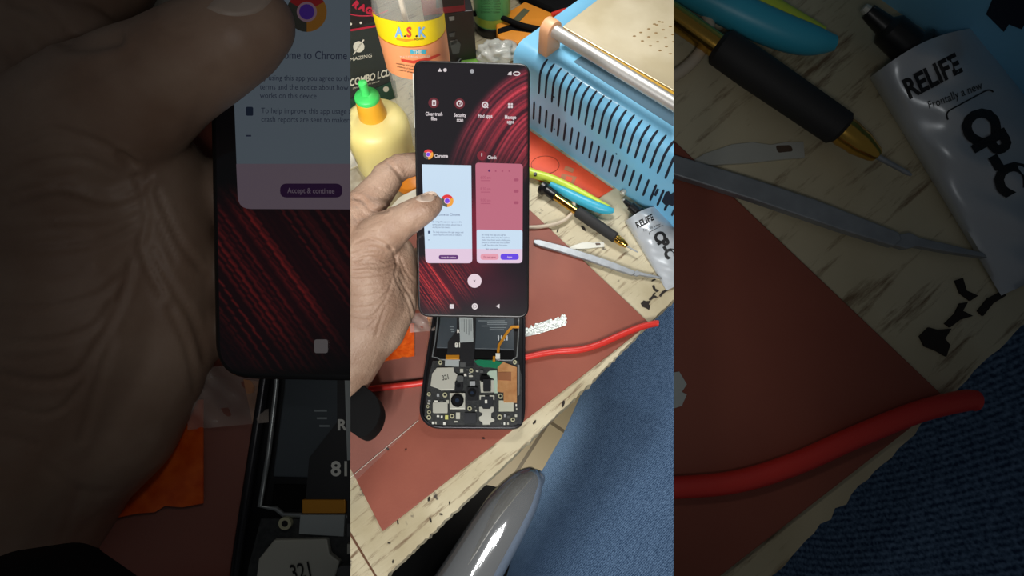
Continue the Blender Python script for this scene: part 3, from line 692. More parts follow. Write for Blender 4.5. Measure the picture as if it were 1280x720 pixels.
    obj(V, 'carton', upright(V, a2, b2, wv, .04), mat('carton_red', (132, 26, 40), rough=.5), t, bevel=.0008)
    o = a2 + n * .0004; 
    obj(V, 'dark_panel', G().prism([f(545, -20), f(580, -20), f(580, 6), f(545, 10)], n * .0002), mat('carton_black', (30, 28, 30)), t)
def spray_bottle(V):
    if not V.c: return
    base = B(V, 541, 172); rb = .0262
    t = thing(V, 'spray_bottle', 'clear plastic bottle with yellow and orange label reading A.S.K', 'bottle', base)
    hz = lambda y: hfor(V, 541, 172, y)
    H = .17
    clear = mat('clear_plastic', (190, 190, 182), rough=.08, alpha=.28)
    obj(V, 'bottle_body', G().lathe(base, UP, [(.012, .001), (rb * .93, .001), (rb, .006), (rb, .05), (rb * 1.0, H - .03), (rb * .9, H - .015), (.012, H), (.011, H + .01)], 48), clear, t, smooth=40)
    liq = mat('brown_liquid', (150, 134, 112), rough=.2, alpha=.55)
    r = rb + .0003
    def cyl(x, y, rr=r):
        d = ray(V, x, y); o = V.cam - base; A = d.x ** 2 + d.y ** 2; Bq = 2 * (o.x * d.x + o.y * d.y); Cq = o.x ** 2 + o.y ** 2 - rr * rr
        D = Bq * Bq - 4 * A * Cq
        if D < 0: return None
        return V.cam + d * ((-Bq - math.sqrt(D)) / (2 * A))
    def band(fy0, fy1, nm, m, rr):
        # columns round the visible half
        g = G(); n = 40; vs = []
        toc = math.atan2(V.cam.y - base.y, V.cam.x - base.x)
        cols = []
        for i in range(n + 1):
            a = toc + (i / n - .5) * math.radians(172); p = base + Vector((math.cos(a), math.sin(a), 0)) * rr
            cols.append(p)
        us = [i / n for i in range(n + 1)]
        def hh(p, fy, u): 
            lo, hi = 0, .25
            for _ in range(30):
                m_ = (lo + hi) / 2
                if proj(V, p + UP * m_)[1] > fy(u): lo = m_
                else: hi = m_
            return lo
        for p, u in zip(cols, us):
            vs.append(p + UP * hh(p, fy0, u)); vs.append(p + UP * hh(p, fy1, u))
        g.add(vs, [(2 * i, 2 * i + 2, 2 * i + 3, 2 * i + 1) for i in range(n)])
        return obj(V, nm, g, m, t, smooth=True)
    s_ = lambda u: math.sin(math.pi * u)
    yl = mat('label_yellow', (236, 206, 22), rough=.45); og = mat('label_orange', (232, 150, 100), rough=.45)
    ytop = lambda u: 14 + 13.5 * s_(u) + (2 * (u - .5)) * 0
    ymid = lambda u: 40 - 10 * u + 24 * s_(u)
    ybot = lambda u: 84 + 16 * s_(u) 
    band(ytop, ymid, 'yellow_label', yl, r); band(ymid, ybot, 'orange_label', og, r)
    band(lambda u: ymid(u) - .8, lambda u: ymid(u) + .5, 'label_edge', mat('label_brown', (190, 110, 30)), r + .0002)
    f = lambda x, y: cyl(x, y, r + .0004) or cyl(515, 50, r + .0004)
    bl = mat('print_blue', (120, 168, 214), rough=.5); rdp = mat('print_red', (200, 62, 46), rough=.5)
    def strip(tp, bt):
        g = G(); vs = []; m = 12
        for k in range(len(tp) - 1):
            for i in range(m + (k == len(tp) - 2)):
                q = i / m
                vs.append(f(tp[k][0] + (tp[k + 1][0] - tp[k][0]) * q, tp[k][1] + (tp[k + 1][1] - tp[k][1]) * q)); vs.append(f(bt[k][0] + (bt[k + 1][0] - bt[k][0]) * q, bt[k][1] + (bt[k + 1][1] - bt[k][1]) * q))
        return g.add(vs, [(2 * i, 2 * i + 2, 2 * i + 3, 2 * i + 1) for i in range(len(vs) // 2 - 1)])
    obj(V, 'lettering', text_px(f, 'A', (494, 46), 17, bold=.035, sx=.8), bl, t, label='blue letter A')
    obj(V, 'lettering', text_px(f, 'S', (508, 46), 17, bold=.035, sx=.8), rdp, t, label='red letter S')
    obj(V, 'lettering', text_px(f, 'K', (522.5, 46), 17, bold=.035, sx=.8), bl, t, label='blue letter K')
    g = G(); 
    for x in (506, 520.5): g.add([f(*q) for q in circ(x, 45.3, 1.3, 10)], [tuple(range(10))])
    obj(V, 'lettering', g, M_ink, t)
    obj(V, 'swoosh', G().add([f(495, 47.5), f(507, 49), f(520, 48.8), (f(520, 50)), f(507, 52.5), f(496, 50)], [(0, 1, 4, 5), (1, 2, 3, 4)]), mat('print_orange', (238, 150, 30)), t)
    obj(V, 'small_lettering', text_px(f, 'POWER', (518, 51), 4, (.98, -.1), sx=.9), M_ink, t)
    obj(V, 'blue_panel', strip([(512.5, 62), (533, 62)], [(513, 67.5), (532, 67.5)]), mat('print_cyan', (70, 168, 190)), t)
    obj(V, 'small_lettering', text_px(lambda x, y: cyl(x, y, r + .0007) or f(x, y), 'THE', (516, 67), 6, bold=.03), mat('print_cream', (214, 210, 192)), t)
    obj(V, 'small_lettering', text_px(f, 'MULTI PURPOSE CLEANER', (500, 72.5), 3.6, (1, -.02), sx=.9), mat('print_cream', (214, 210, 192)), t)
    obj(V, 'red_stripe', strip([(501, 73.5), (516, 76), (535, 72), (549, 67)], [(502, 77), (517, 79.5), (536, 76), (551, 69)]), rdp, t)
    for k in range(3): obj(V, 'small_lettering', text_px(f, 'suitable for all boards', (495 + k, 80 + 4 * k), 2.8, (.97, .18), sx=.9), M_ink, t)
    obj(V, 'dip_tube', G().tube([base + Vector((.0, 0, .01)), base + Vector((-.002, .0, .08)), base + Vector((-.006, .002, H + .02))], .0022, 12), mat('pale_straw', (222, 210, 190), rough=.4), t, smooth=60)
def yellow_bottle(V):
    bx, by = 485, 203
    if not V.c: return
    base = B(V, bx, by)
    t = thing(V, 'squeeze_bottle', 'pale yellow squeeze bottle with orange collar and green cap', 'bottle', base)
    hz = lambda y: hfor(V, bx, by, y)
    h1 = hz(143); h2 = hz(124); h3 = hz(119); h4 = hz(102)
    R = .0285
    ym = mat('translucent_yellow', (246, 232, 160), rough=.4, rgb2=(240, 220, 134), vscale=14)
    prof = [(R * .9, 0), (R * .97, .004), (R * .95, .02), (R * .98, h1 * .45), (R, h1 * .68), (R * .985, h1 * .8), (R * .9, h1 * .9), (R * .7, h1 * .96), (R * .5, h1 * .99), (R * .38, h1)]
    obj(V, 'bottle_body', G().lathe(base, UP, prof, 48), ym, t, smooth=60)
    obj(V, 'collar', G().lathe(base, UP, [(.0118, h1 - .003), (.0122, h1 - .001), (.0102, h2 - .001), (.0096, h2)], 40), mat('orange_collar', (232, 168, 44), rough=.4), t, smooth=40)
    obj(V, 'cap', G().lathe(base, UP, [(.0100, h2), (.0104, h2 + .001), (.0102, h3 - .001), (.0096, h3), (.004, h3 + .002), (.0034, h3 + .005), (.0036, h4 - .001), (.0024, h4)], 40), mat('cap_green', (72, 214, 104), rough=.4), t, smooth=40)
def green_can(V):
    if not V.c: return
    base = B(V, 616, 34); r = .0175 * 1.15
    t = thing(V, 'spray_can', 'green spray can with black base ring standing behind the phone', 'can', base)
    obj(V, 'base_ring', G().lathe(base, UP, [(r * .98, 0), (r * 1.03, .002), (r * 1.03, .01), (r, .011)], 36), M_black, t, smooth=40)
    obj(V, 'can_body', G().lathe(base, UP, [(r, .011), (r, .09), (r * .5, .1)], 36), mat('can_green', (96, 172, 104), rough=.35), t, smooth=40)
    obj(V, 'lime_band', G().lathe(base, UP, [(r * 1.01, .0125), (r * 1.01, .022)], 36, 0, 2 * math.pi - .001), mat('can_lime', (170, 190, 70), rough=.35), t, smooth=True)
    def cyl(x, y, rr):
        d = ray(V, x, y); o = V.cam - base; A = d.x ** 2 + d.y ** 2; Bq = 2 * (o.x * d.x + o.y * d.y); Cq = o.x ** 2 + o.y ** 2 - rr * rr
        D = max(Bq * Bq - 4 * A * Cq, 0); return V.cam + d * ((-Bq - math.sqrt(D)) / (2 * A))
    g = G()
    for k in range(5): text_px(lambda x, y: cyl(x, y, r * 1.015), 'CONTACT CLEAN', (601 + (k % 2), 2 + 3.6 * k), 3.2, g=g, sx=.9)
    obj(V, 'can_print', g, M_ink, t)
def multimeter(V):
    if not V.c: return
    t = thing(V, 'multimeter', 'orange multimeter lying between the green can and the blue machine', 'multimeter', B(V, 660, 25))
    om = mat('meter_orange', (232, 146, 44), rough=.45); 
    obj(V, 'case', px_prism(V, rpoly([(619, 24), (656, 1), (706, 22), (684, 44), (660, 56), (622, 47)], 3), .018, 0), om, t, bevel=.003, bseg=3, smooth=40)
    obj(V, 'display_panel', px_prism(V, rpoly([(641, 24), (655, 10), (662, 13), (649, 27)], 1), .0185, .017), mat('meter_screen', (92, 92, 66)), t)
    obj(V, 'side_grip', px_prism(V, [(622, 36), (640, 30), (676, 36), (676, 42), (640, 37), (622, 42)], .0187, .017), M_matte, t)
    p = smooth_path([(590, 17), (615, 18), (632, 24), (650, 31), (672, 36), (690, 40)], 6)
    obj(V, 'probe_lead', G().tube([B(V, x, y, .0225) for x, y in p], .0028, 12), M_matte, label='thick black probe lead lying across the orange multimeter', cat='cable', smooth=60)
    p = smooth_path([(690, 18), (705, 13), (722, 10), (745, 0)], 6)
    obj(V, 'probe_lead', G().tube([B(V, x, y, .022) for x, y in p], .0022, 12), M_red, label='thin red probe lead beside the peach bracket', cat='cable', smooth=60)
    p = smooth_path([(702, 32), (704, 26), (712, 18), (730, 8), (738, 2)], 6)
    obj(V, 'probe_lead', G().tube([B(V, x, y, .024) for x, y in p], .0013, 10), M_matte, label='thin black wire rising beside the hot plate corner', cat='cable', smooth=60)
    g = G().prism([B(V, x, y, .02) for x, y in [(640, -25), (760, -25), (748, 2), (720, 8), (700, 14), (680, 4), (662, -4)]], Vector((0, 0, -.02)))
    obj(V, 'black_pouch', g, M_matte, label='black pouch behind the multimeter at the top edge', cat='pouch', bevel=.004, smooth=40)
def bag(V):
    if not V.c: return
    bm = bmesh.new(); bmesh.ops.create_icosphere(bm, subdivisions=4, radius=1)
    c = B(V, 622, 66, .012); random.seed(2)
    from mathutils import noise
    for v in bm.verts:
        n = noise.noise(v.co * 2.2) * .35 + noise.noise(v.co * 6) * .16
        q = v.co * (1 + n); v.co = c + Vector((q.x * .021, q.y * .013, max(q.z * .012, -.0115)))
    obj(V, 'plastic_bag', bm, mat('milky_plastic', (214, 214, 206), rough=.15, alpha=.75, bump=.4, bscale=80), label='crumpled clear plastic bag behind the top of the phone', cat='bag', smooth=True)
    obj(V, 'green_pad', px_prism(V, [(572, 82), (578, 73), (590, 70), (603, 74), (606, 84)], .004, 0), mat('leaf_green', (120, 178, 70), rough=.5), label='small green pad peeking out above the phone', cat='pad', bevel=.001)
    obj(V, 'thin_wire', G().tube([B(V, x, y, .006) for x, y in smooth_path([(566, 90), (575, 74), (590, 66), (606, 66)], 6)], .0007, 8), mat('grey_wire', (110, 112, 112)), label='thin grey wire arching above the phone top', cat='wire', smooth=60)
def machine(V):
    P0, P1 = B(V, 663, 160), B(V, 842, 286)
    u = (P1 - P0).normalized(); wv = Vector((-u.y, u.x, 0))
    t = thing(V, 'screen_separator', LB(V, 'sky-blue slotted heating machine with a metal hot plate on top', 'dim oversized blue machine corner at the top right'), 'machine', P0)
    H = hfor(VC, 663, 160, 74) if True else 0
    Hc = H
    r = .013; Wd = .20
    s0 = -.024; L = .40
    prof = [(0, 0), (0, H - r)] + [(r - r * math.cos(a), H - r + r * math.sin(a)) for a in [math.pi / 2 * k / 8 for k in range(1, 9)]] + [(Wd, H), (Wd, 0)]
    if not V.c:
        prof = [(0, 0), (0, .075), (Wd, .075), (Wd, 0)]
        H = .075
    def Q(s_, w_, z): return P0 + u * s_ + wv * w_ + UP * z
    obj(V, 'housing', G().prism([Q(s0, a, b) for a, b in prof], u * L), M_blue, t, bevel=0.0, smooth=30)
    # arclength along the front profile
    def S(l, off):
        if l < Hc - r or not V.c: return (-off, l)
        a = (l - (Hc - r)) / r
        if a < math.pi / 2: return (r - (r + off) * math.cos(a), Hc - r + (r + off) * math.sin(a))
        return (r + (l - (Hc - r) - r * math.pi / 2), Hc + off)
    def slot(s_, l0, l1, wd=.0011):
        g = G(); n = 10; vs = []
        for i in range(n + 1):
            l = l0 + (l1 - l0) * i / n
            wdd = wd * (.55 if i in (0, n) else 1)
            for off in (.0003, -.001):
                a, b = S(l, off)
                for sg in (-1, 1): vs.append(Q(s_ + sg * wdd, a, b))
        fs = []
        for i in range(n):
            a = i * 4; b = a + 4
            fs += [(a, a + 1, b + 1, b), (a + 2, b + 2, b + 3, a + 3), (a, b, b + 2, a + 2), (a + 1, a + 3, b + 3, b + 1)]
        fs += [(0, 2, 3, 1), (n * 4, n * 4 + 1, n * 4 + 3, n * 4 + 2)]
        g.add(vs, fs); obj(V, 'vent_slot', g, M_slot, t)
    if V.c:
        # two slot rows, spacing from pixels along the base
        for k in range(27):
            s_ = .0045 + k * .0078
            slot(s_ + .004, Hc * .60, Hc - r + r * 1.25)
        for k in range(27):
            slot(.0035 + k * .0078, Hc * .17, Hc * .45)
        # bracket and roller
        zt = Hc
        f2 = lambda x, y, z: B(V, x, y, z)
        a = B(V, 672, 66, zt); uu = u
        th = .010; wd = .018
        c0 = a
        prof = [(0, 0), (0, .020)] + [(wd / 2 - wd / 2 * math.cos(t_), .020 + wd / 2 * math.sin(t_)) for t_ in [math.pi * k / 10 for k in range(1, 10)]] + [(wd, .020), (wd, 0)]
        obj(V, 'roller_bracket', G().prism([c0 + wv * p + UP * q for p, q in prof], uu * th), mat('peach_plastic', (222, 166, 124), rough=.45), t, bevel=.0008, smooth=35)
        rc = c0 + wv * (wd / 2) + UP * .021
        obj(V, 'roller', G().tube([rc + uu * (th - .002), rc + uu * .3], .0052, 28), mat('satin_rod', (196, 194, 190), rough=.42, metal=.6), t, smooth=60)
        zp = zt + .016
        p0 = B(V, 703, 33, zp); p1 = B(V, 842, 113, zp)
        up = (p1 - p0).normalized(); wp = Vector((-up.y, up.x, 0))
        pl = mat('hot_plate_metal', (226, 214, 184), rough=.28, metal=.25, rgb2=(206, 192, 158), vscale=25)
        obj(V, 'hot_plate', G().prism([p0, p0 + up * .33, p0 + up * .33 + wp * .15, p0 + wp * .15], UP * -.003), pl, t, bevel=.0006)
        obj(V, 'plate_edge', G().prism([p0 - wp * .003 - UP * .0012, p0 + up * .33 - wp * .003 - UP * .0012, p0 + up * .33 - UP * .0012, p0 - UP * .0012], UP * -.004), mat('yellow_edge', (226, 178, 62), rough=.4), t)
        obj(V, 'plate_support', G().prism([p0 + up * .012 + wp * .01 - UP * .003, p0 + up * .31 + wp * .01 - UP * .003, p0 + up * .31 + wp * .13 - UP * .003, p0 + up * .012 + wp * .13 - UP * .003], UP * -.0128), mat('support_metal', (120, 118, 112), rough=.5), t)  # plain grey block carrying the hot plate
        hm = mat('hole_brown', (138, 112, 70), rough=.8)
        for (x, y) in [(824, 27), (821, 31), (828, 27.5), (838, 33), (811, 36), (829, 37), (820, 41), (841, 43), (801, 40.5), (832, 47), (811, 46), (822, 52), (793, 45), (803, 51), (833, 58), (813, 57), (825, 63), (838, 67), (842, 52), (818, 30)]:
            obj(V, 'suction_hole', G().prism([B(V, p, q, zp + .0002) for p, q in circ(x, y, 2.1, 10, .8)], UP * -.0006), hm, t)
        obj(V, 'rating_plate', G().prism([B(V, x, y, zt + .0003) for x, y in [(717, 77), (727, 70), (842, 138), (842, 158)]], UP * -.0006), mat('smoky_strip', (84, 112, 130), rough=.3), t)
        # foot screw
        obj(V, 'screw', G().lathe(Q(.118, -.001, .005), -wv, [(.0025, 0), (.0025, .003), (.0015, .004)], 14), M_silver, t, smooth=40)
        for (s_, l) in ((.026, .056), (.070, .052), (.030, .02), (.10, .04)):
            q = Q(s_, *S(l, .0002)); obj(V, 'paint_chip', G().lathe(q, -wv, [(.0008, -.001), (.0008, .0002)], 8), M_slot, t)
    o = Q(0, -.0004, 0); 
    f = lambda x, y, off=0: plane_hit(V, x, y, o, wv)
    for pts in ([(817, 244), (821, 236), (824, 237), (820, 245.5)], [(827, 252), (832, 240), (836, 239), (838, 243), (842, 240), (846, 250), (841, 258), (836, 256), (834, 259)]):
        obj(V, 'scorch_mark', G().prism([f(x, y) for x, y in pts], wv * .0003), M_slot, t)

# ------------------------------------------------------------------ phone in the hand
def phone(V):
    TL = Cd(V, 517, 75, .334); TR = Cd(V, 662, 80, .334); BL = Cd(V, 523, 397, .342)
    n = (BL - TL).cross(TR - TL).normalized()
    if n.dot(V.cam - TL) < 0: n = -n
    def f(x, y, off=0.0): return plane_hit(V, x, y, TL + n * off, n)
    t = thing(V, 'smartphone', LB(V, 'lit black smartphone held upright showing red wallpaper and recent app cards', 'dim oversized phone whose lit corner shows at the left of the picture'), 'phone', f(592, 396) - n * .009)
    ol = rpoly([(516.5, 74.5), (662.5, 79), (661, 398.5), (522.5, 396)], [13, 14, 15, 15], 8)
    obj(V, 'case', G().prism([f(x, y) for x, y in ol], n * -.0085), M_black, t, bevel=.0012, bseg=3, smooth=40)
    # display picture
    x0, x1, y0, y1 = 518.8, 660.2, 77.5, 394.5
    nx, ny = 150, 320
    rs = np.random.RandomState(4)
    prof = rs.rand(400); prof = np.convolve(np.r_[prof, prof[:6]], np.ones(3) / 3, 'same')[:400]
    prof2 = rs.rand(400) ** 5
    def colour(x, y):
        base = np.array([24, 20, 26.]); 
        # sweep of strands, upper right
        dx, dy = 705 - x, 225 - y; r = math.hypot(dx * 1.02, dy); an = math.degrees(math.atan2(dy, dx))
        rr = r + 5 * math.sin(an / 17.) + an * .12
        m = max(0, min(1, (156 - rr) / 8)) * max(0, min(1, (an + 12) / 38)) * max(0, min(1, (rr - 18) / 20))
        m *= max(0, min(1, (an + 12) / 60)) ** .5
        i = rr * 1.7; a = prof[int(i) % 400] * (1 - i % 1) + prof[(int(i) + 1) % 400] * (i % 1)
        a = max(0, min(1, (a - .25) * 1.9)); fine = prof2[int(rr * 1.1) % 400]
        c = base + m * np.array([34 + 105 * a, 4 + 24 * a, 10 + 26 * a]) + m * fine * np.array([48, 22, 24])
        # middle band between cards
        g = math.exp(-((x - 596) / 26.) ** 2) * max(0, min(1, (y - 215) / 50)) * max(0, min(1, (352 - y) / 40)) 
        c = c + g * np.array([88, 6, 20])
        # strands lower left
        s_ = (x - 528) * .80 - (y - 330) * .60; al = (x - 528) * .60 + (y - 330) * .80
        m2 = math.exp(-((s_ + 2) / 34.) ** 2) * max(0, min(1, (y - 318) / 14)) * max(0, min(1, (78 - al) / 34))
        j = (s_ + 60) * 1.6 + al * .05; b = prof2[int(j) % 400]
        c = c + m2 * np.array([44 + 190 * b, 2 + 50 * b, 10 + 34 * b])
        gl = math.exp(-((x - 612) / 40.) ** 2 - ((y - 360) / 26.) ** 2)
        c = c + gl * np.array([34, 4, 12])
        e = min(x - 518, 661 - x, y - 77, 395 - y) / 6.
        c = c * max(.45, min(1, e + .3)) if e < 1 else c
        return np.clip(c, 0, 255)
    scr = rpoly([(519, 77.5), (660.3, 81.5), (658.8, 395.5), (524.8, 393.5)], [10, 10, 12, 12], 1)
    vs, fs, cs = [], [], []
    for j in range(ny + 1):
        v = j / ny
        xl = 519 + (525 - 519) * v; xr = 660.3 + (658.8 - 660.3) * v
        yl = 77.8 + (393.5 - 77.8) * v; yr = 81.8 + (395.5 - 81.8) * v
        # rounded corners: shrink the row
        ins = 0
        for dd in (v * 316, (1 - v) * 316):
            if dd < 10: ins = max(ins, 10 - math.sqrt(max(0, 100 - (10 - dd) ** 2)))
        for i in range(nx + 1):
            u_ = (i / nx) * (1 - 2 * ins / 141) + ins / 141
            x = xl + (xr - xl) * u_; y = yl + (yr - yl) * u_
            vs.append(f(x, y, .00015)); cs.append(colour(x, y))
    for j in range(ny):
        for i in range(nx):
            a = j * (nx + 1) + i; fs.append((a, a + 1, a + nx + 2, a + nx + 1))
    # built directly so that the colours stay on the vertices
    base = t.base
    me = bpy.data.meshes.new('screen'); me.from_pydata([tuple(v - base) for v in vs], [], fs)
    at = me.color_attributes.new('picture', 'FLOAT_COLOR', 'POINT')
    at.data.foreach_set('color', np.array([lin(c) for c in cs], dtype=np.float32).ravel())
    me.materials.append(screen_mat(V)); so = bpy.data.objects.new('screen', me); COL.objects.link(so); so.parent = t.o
    sn = Node(V, so, base)
    z = [.0003]
    def flat(nm, pts, rgb, key, off, par=sn):
        return obj(V, nm, G().prism([f(x, y, off) for x, y in pts], n * -.0001), glow(V, key, rgb), par)
    def txt(nm, s_, o, size, rgb, key, off=.0005, bold=.02, sx=.75, align='LEFT', xd=(1, .01)):
        return obj(V, nm, text_px(lambda x, y: f(x, y, off), s_, o, size, xd, (0.0, -1.0), bold=bold, sx=sx, align=align), glow(V, key, rgb), sn)
    W_ = (214, 204, 206)
    # status bar
    flat('warning_icon', [(547.2, 89.5), (549.8, 85), (552.4, 89.5)], W_, 'text', .0004)
    flat('status_icon', circ(556.3, 87.5, 2.3, 14), W_, 'text', .0004); flat('camera_hole', circ(590, 89, 2.7, 18), (160, 160, 164), 'grey', .0004)
    flat('signal_icon', [(634.5, 93.5), (636, 90.5), (639.5, 89.3), (639.5, 94)], W_, 'text', .0004)
    ring = lambda x, y, rx, ry, wd, nm, key, rgb: obj(V, nm, G().tube([f(a, b, .0005) for a, b in circ(x, y, rx, 24, ry)] + [f(x + rx, y, .0005)], wd * V.D / DB * 1.0, 6), glow(V, key, rgb), sn)
    ring(645.8, 92, 4, 2.2, .0003, 'battery_icon', 'text', W_)
    # shortcut row
    for x, y, w_ in ((542, 128.5, 1), (574.5, 129.5, 1)): flat('icon_disc', circ(x, y, 6.6, 24), (98, 26, 38), 'disc', .0003)
    flat('trash_icon', rpoly(rect(540, 125, 545, 132.3), 1.2), W_, 'text', .0004); flat('trash_icon', rect(541.3, 127.3, 543.7, 130.8), (98, 26, 38), 'disc', .0005)
    ring(574.5, 129.5, 3.2, 3.2, .00045, 'scan_icon', 'text', W_); flat('scan_icon', [(574, 130), (575.8, 127), (575.4, 130.6)], W_, 'text', .0005)
    ring(606.3, 131, 3.2, 3.2, .00045, 'search_icon', 'text', W_); flat('search_icon', [(608.3, 133.6), (609.3, 133), (610.6, 134.8), (609.4, 135.2)], W_, 'text', .0005)
    flat('search_icon', circ(606.3, 131, 1.2, 12), W_, 'text', .0005)
    for dx in (-1.7, 1.7):
        for dy in (-1.7, 1.7): flat('grid_icon', rpoly(rect(638 + dx - 1.3, 132 + dy - 1.3, 638 + dx + 1.3, 132 + dy + 1.3), .5), W_, 'text', .0005)
    for s_, x, y in (('Clear trash', 542.5, 144.5), ('files', 542.5, 150.3), ('Security', 575, 146), ('scan', 575, 151.8), ('Find apps', 606.5, 147), ('Manage', 638, 148.5), ('apps', 638, 154.2)):
        txt('shortcut_text', s_, (x, y), 6.4, W_, 'text', align='CENTER', sx=.74, bold=.025)
    # recent app headings
    def logo(x, y, r, off):
        for a0, a1, key, rgb in ((-150, -30, 'logo_red', (226, 58, 62)), (-30, 90, 'logo_orange', (240, 162, 60)), (90, 210, 'logo_green', (92, 92, 82))):
            pts = [(x, y)] + [(x + r * math.cos(math.radians(a0 + (a1 - a0) * k / 10)), y + r * math.sin(math.radians(a0 + (a1 - a0) * k / 10))) for k in range(11)]
            flat('logo_sector', pts, rgb, key, off)
        flat('logo_ring', circ(x, y, r * .5, 20), (238, 190, 214), 'logo_pink', off + .00015); flat('logo_dot', circ(x, y, r * .38, 20), (122, 72, 226), 'logo_purple', off + .0003)
    logo(535.3, 193, 6.2, .0004)
    txt('app_title', 'Chrome', (543, 196.8), 6.2, W_, 'text', bold=.03, sx=.8)
    flat('clock_disc', circ(602.3, 194.5, 6, 24), (120, 24, 40), 'clockdisc', .0003); flat('clock_hand', rect(601.6, 191.2, 602.8, 195.4), W_, 'text', .0005)
    txt('app_title', 'Clock', (609.3, 198.6), 6, W_, 'text', bold=.03, sx=.78)
    # browser card
    c1 = flat('app_card', rpoly([(527.3, 205.4), (589, 206.7), (590.3, 329), (532, 328.8)], [.5, .5, 5, 5], 5), (200, 221, 240), 'card_blue', .0003)
    flat('card_footer', rpoly([(531.2, 311), (590.1, 311), (590.3, 329), (532, 328.8)], [.1, .1, 5, 5], 5), (224, 198, 220), 'card_pink', .0004)
    logo(559, 251, 7.9, .0005)
    ik = (92, 104, 140)
    txt('card_text', 'Welcome to Chrome', (575, 269.8), 4.6, ik, 'ink', bold=.005, align='RIGHT', sx=.82)
    for s_, y in (('By using this app you agree to the', 278), ('terms and the notice about how it', 281.6), ('works on this device', 285)): txt('card_text', s_, (540.5, y), 3.1, ik, 'ink', bold=0, sx=.86)
    for s_, y in (('To help improve this app usage and', 291), ('crash reports are sent to makers', 294.4)): txt('card_text', s_, (541, y), 3.1, ik, 'ink', bold=0, sx=.86)
    flat('lock_icon', rpoly(rect(535, 288.5, 537.8, 292), .6), (66, 84, 116), 'ink2', .0005); flat('card_text', rect(535, 299.6, 537, 300.2), ik, 'ink', .0005)
    flat('button', rpoly(rect(548.5, 318.8, 573, 324.3), 2.6), (92, 44, 112), 'btn_purple', .0006)
    txt('button_text', 'Accept & continue', (560.7, 322.6), 3, (226, 200, 226), 'btn_text', off=.0008, bold=.01, align='CENTER', sx=.82)
    # clock card
    flat('app_card', rpoly([(594.3, 203.2), (653.6, 205), (653, 329), (596, 329)], [4, 4, 5, 5], 5), (186, 104, 124), 'card_rose', .0003)
    flat('clock_dot', circ(611.5, 213.3, 1.5, 14), (98, 40, 96), 'dotpurple', .0005)
    for x in (619.6, 628, 636.6): flat('clock_dot', circ(x, 213.8, 1.1, 14), (164, 78, 104), 'rose_dark', .0005)
    for k in range(3):
        y = 222 + 14.3 * k
        txt('card_text', ('6:00 am', '8:30 am', '9:00 am')[k], (600.5, y + 1.5), 5.4, (164, 78, 104), 'rose_dark', bold=0)
        flat('card_text', rect(601, y + 3.4, 613, y + 4.2), (164, 78, 104), 'rose_dark', .0005)
        flat('toggle', rpoly(rect(642.2, y + 1, 648.3, y + 4.6), 1.7), (160, 76, 104), 'rose_dark', .0005)
    flat('dialog', rpoly([(595.8, 287), (653.2, 288), (653, 329), (596, 329)], [2.5, 2.5, 5, 5], 5), (200, 220, 240), 'card_blue', .0005)
    flat('dialog_footer', rpoly([(595.9, 311.3), (653.1, 311.3), (653, 329), (596, 329)], [.1, .1, 5, 5], 5), (224, 198, 220), 'card_pink', .0006)
    for k, s_ in enumerate(('By using this app you agree', 'that alarm data may be used to', 'make the clock work while your', 'phone is locked and the screen', 'is off. See the rules for more.')):
        txt('dialog_text', s_, (602, 294.4 + 3.2 * k), 3.0, ik, 'ink', off=.0007, bold=0, sx=.92)
    txt('dialog_text', 'Not now again', (607, 312), 2.9, ik, 'ink', off=.0008, bold=0, sx=.9)
    flat('button', rpoly(rect(600.6, 317.2, 623.3, 324.8), 3.6), (226, 154, 172), 'btn_rose', .0008); flat('button', rpoly(rect(625.6, 317.2, 648.5, 324.8), 3.6), (98, 62, 224), 'btn_violet', .0008)
    txt('button_text', 'Do not agree', (612, 322.3), 3.1, (150, 60, 90), 'btn_ink', off=.001, align='CENTER', sx=.9, bold=.01); txt('button_text', 'Agree', (637, 322.3), 3.3, (224, 206, 244), 'btn_text', off=.001, align='CENTER', bold=.01)
    flat('close_button', circ(593.2, 351, 8.7, 30), (226, 204, 214), 'close', .0004); txt('close_cross', 'x', (593.2, 352.8), 6.5, (70, 60, 70), 'dark', off=.0006, align='CENTER', bold=0, sx=1)
    # navigation bar
    flat('recents_key', rpoly(rect(562, 380.3, 567.3, 385.7), 1), W_, 'text', .0005)
    ring(593.5, 383, 3.1, 3.1, .0004, 'home_key', 'text', W_); flat('home_key', circ(593.5, 383, 2, 16), W_, 'text', .0005)
    flat('back_key', [(619.8, 382.7), (624.4, 379.9), (624.4, 385.5)], W_, 'text', .0005)
    # side key
    a = f(521.2, 300); b = f(521.6, 318)
    obj(V, 'side_key', G().tube([a - n * .004, b - n * .004], .0011, 10), M_black, t, smooth=60)
    obj(V, 'edge_strip', G().tube([f(516.6, 92, -.001), f(518.7, 160, -.001)], .0005, 8), M_silver, t, label='bright metal strip of the phone frame', smooth=60)
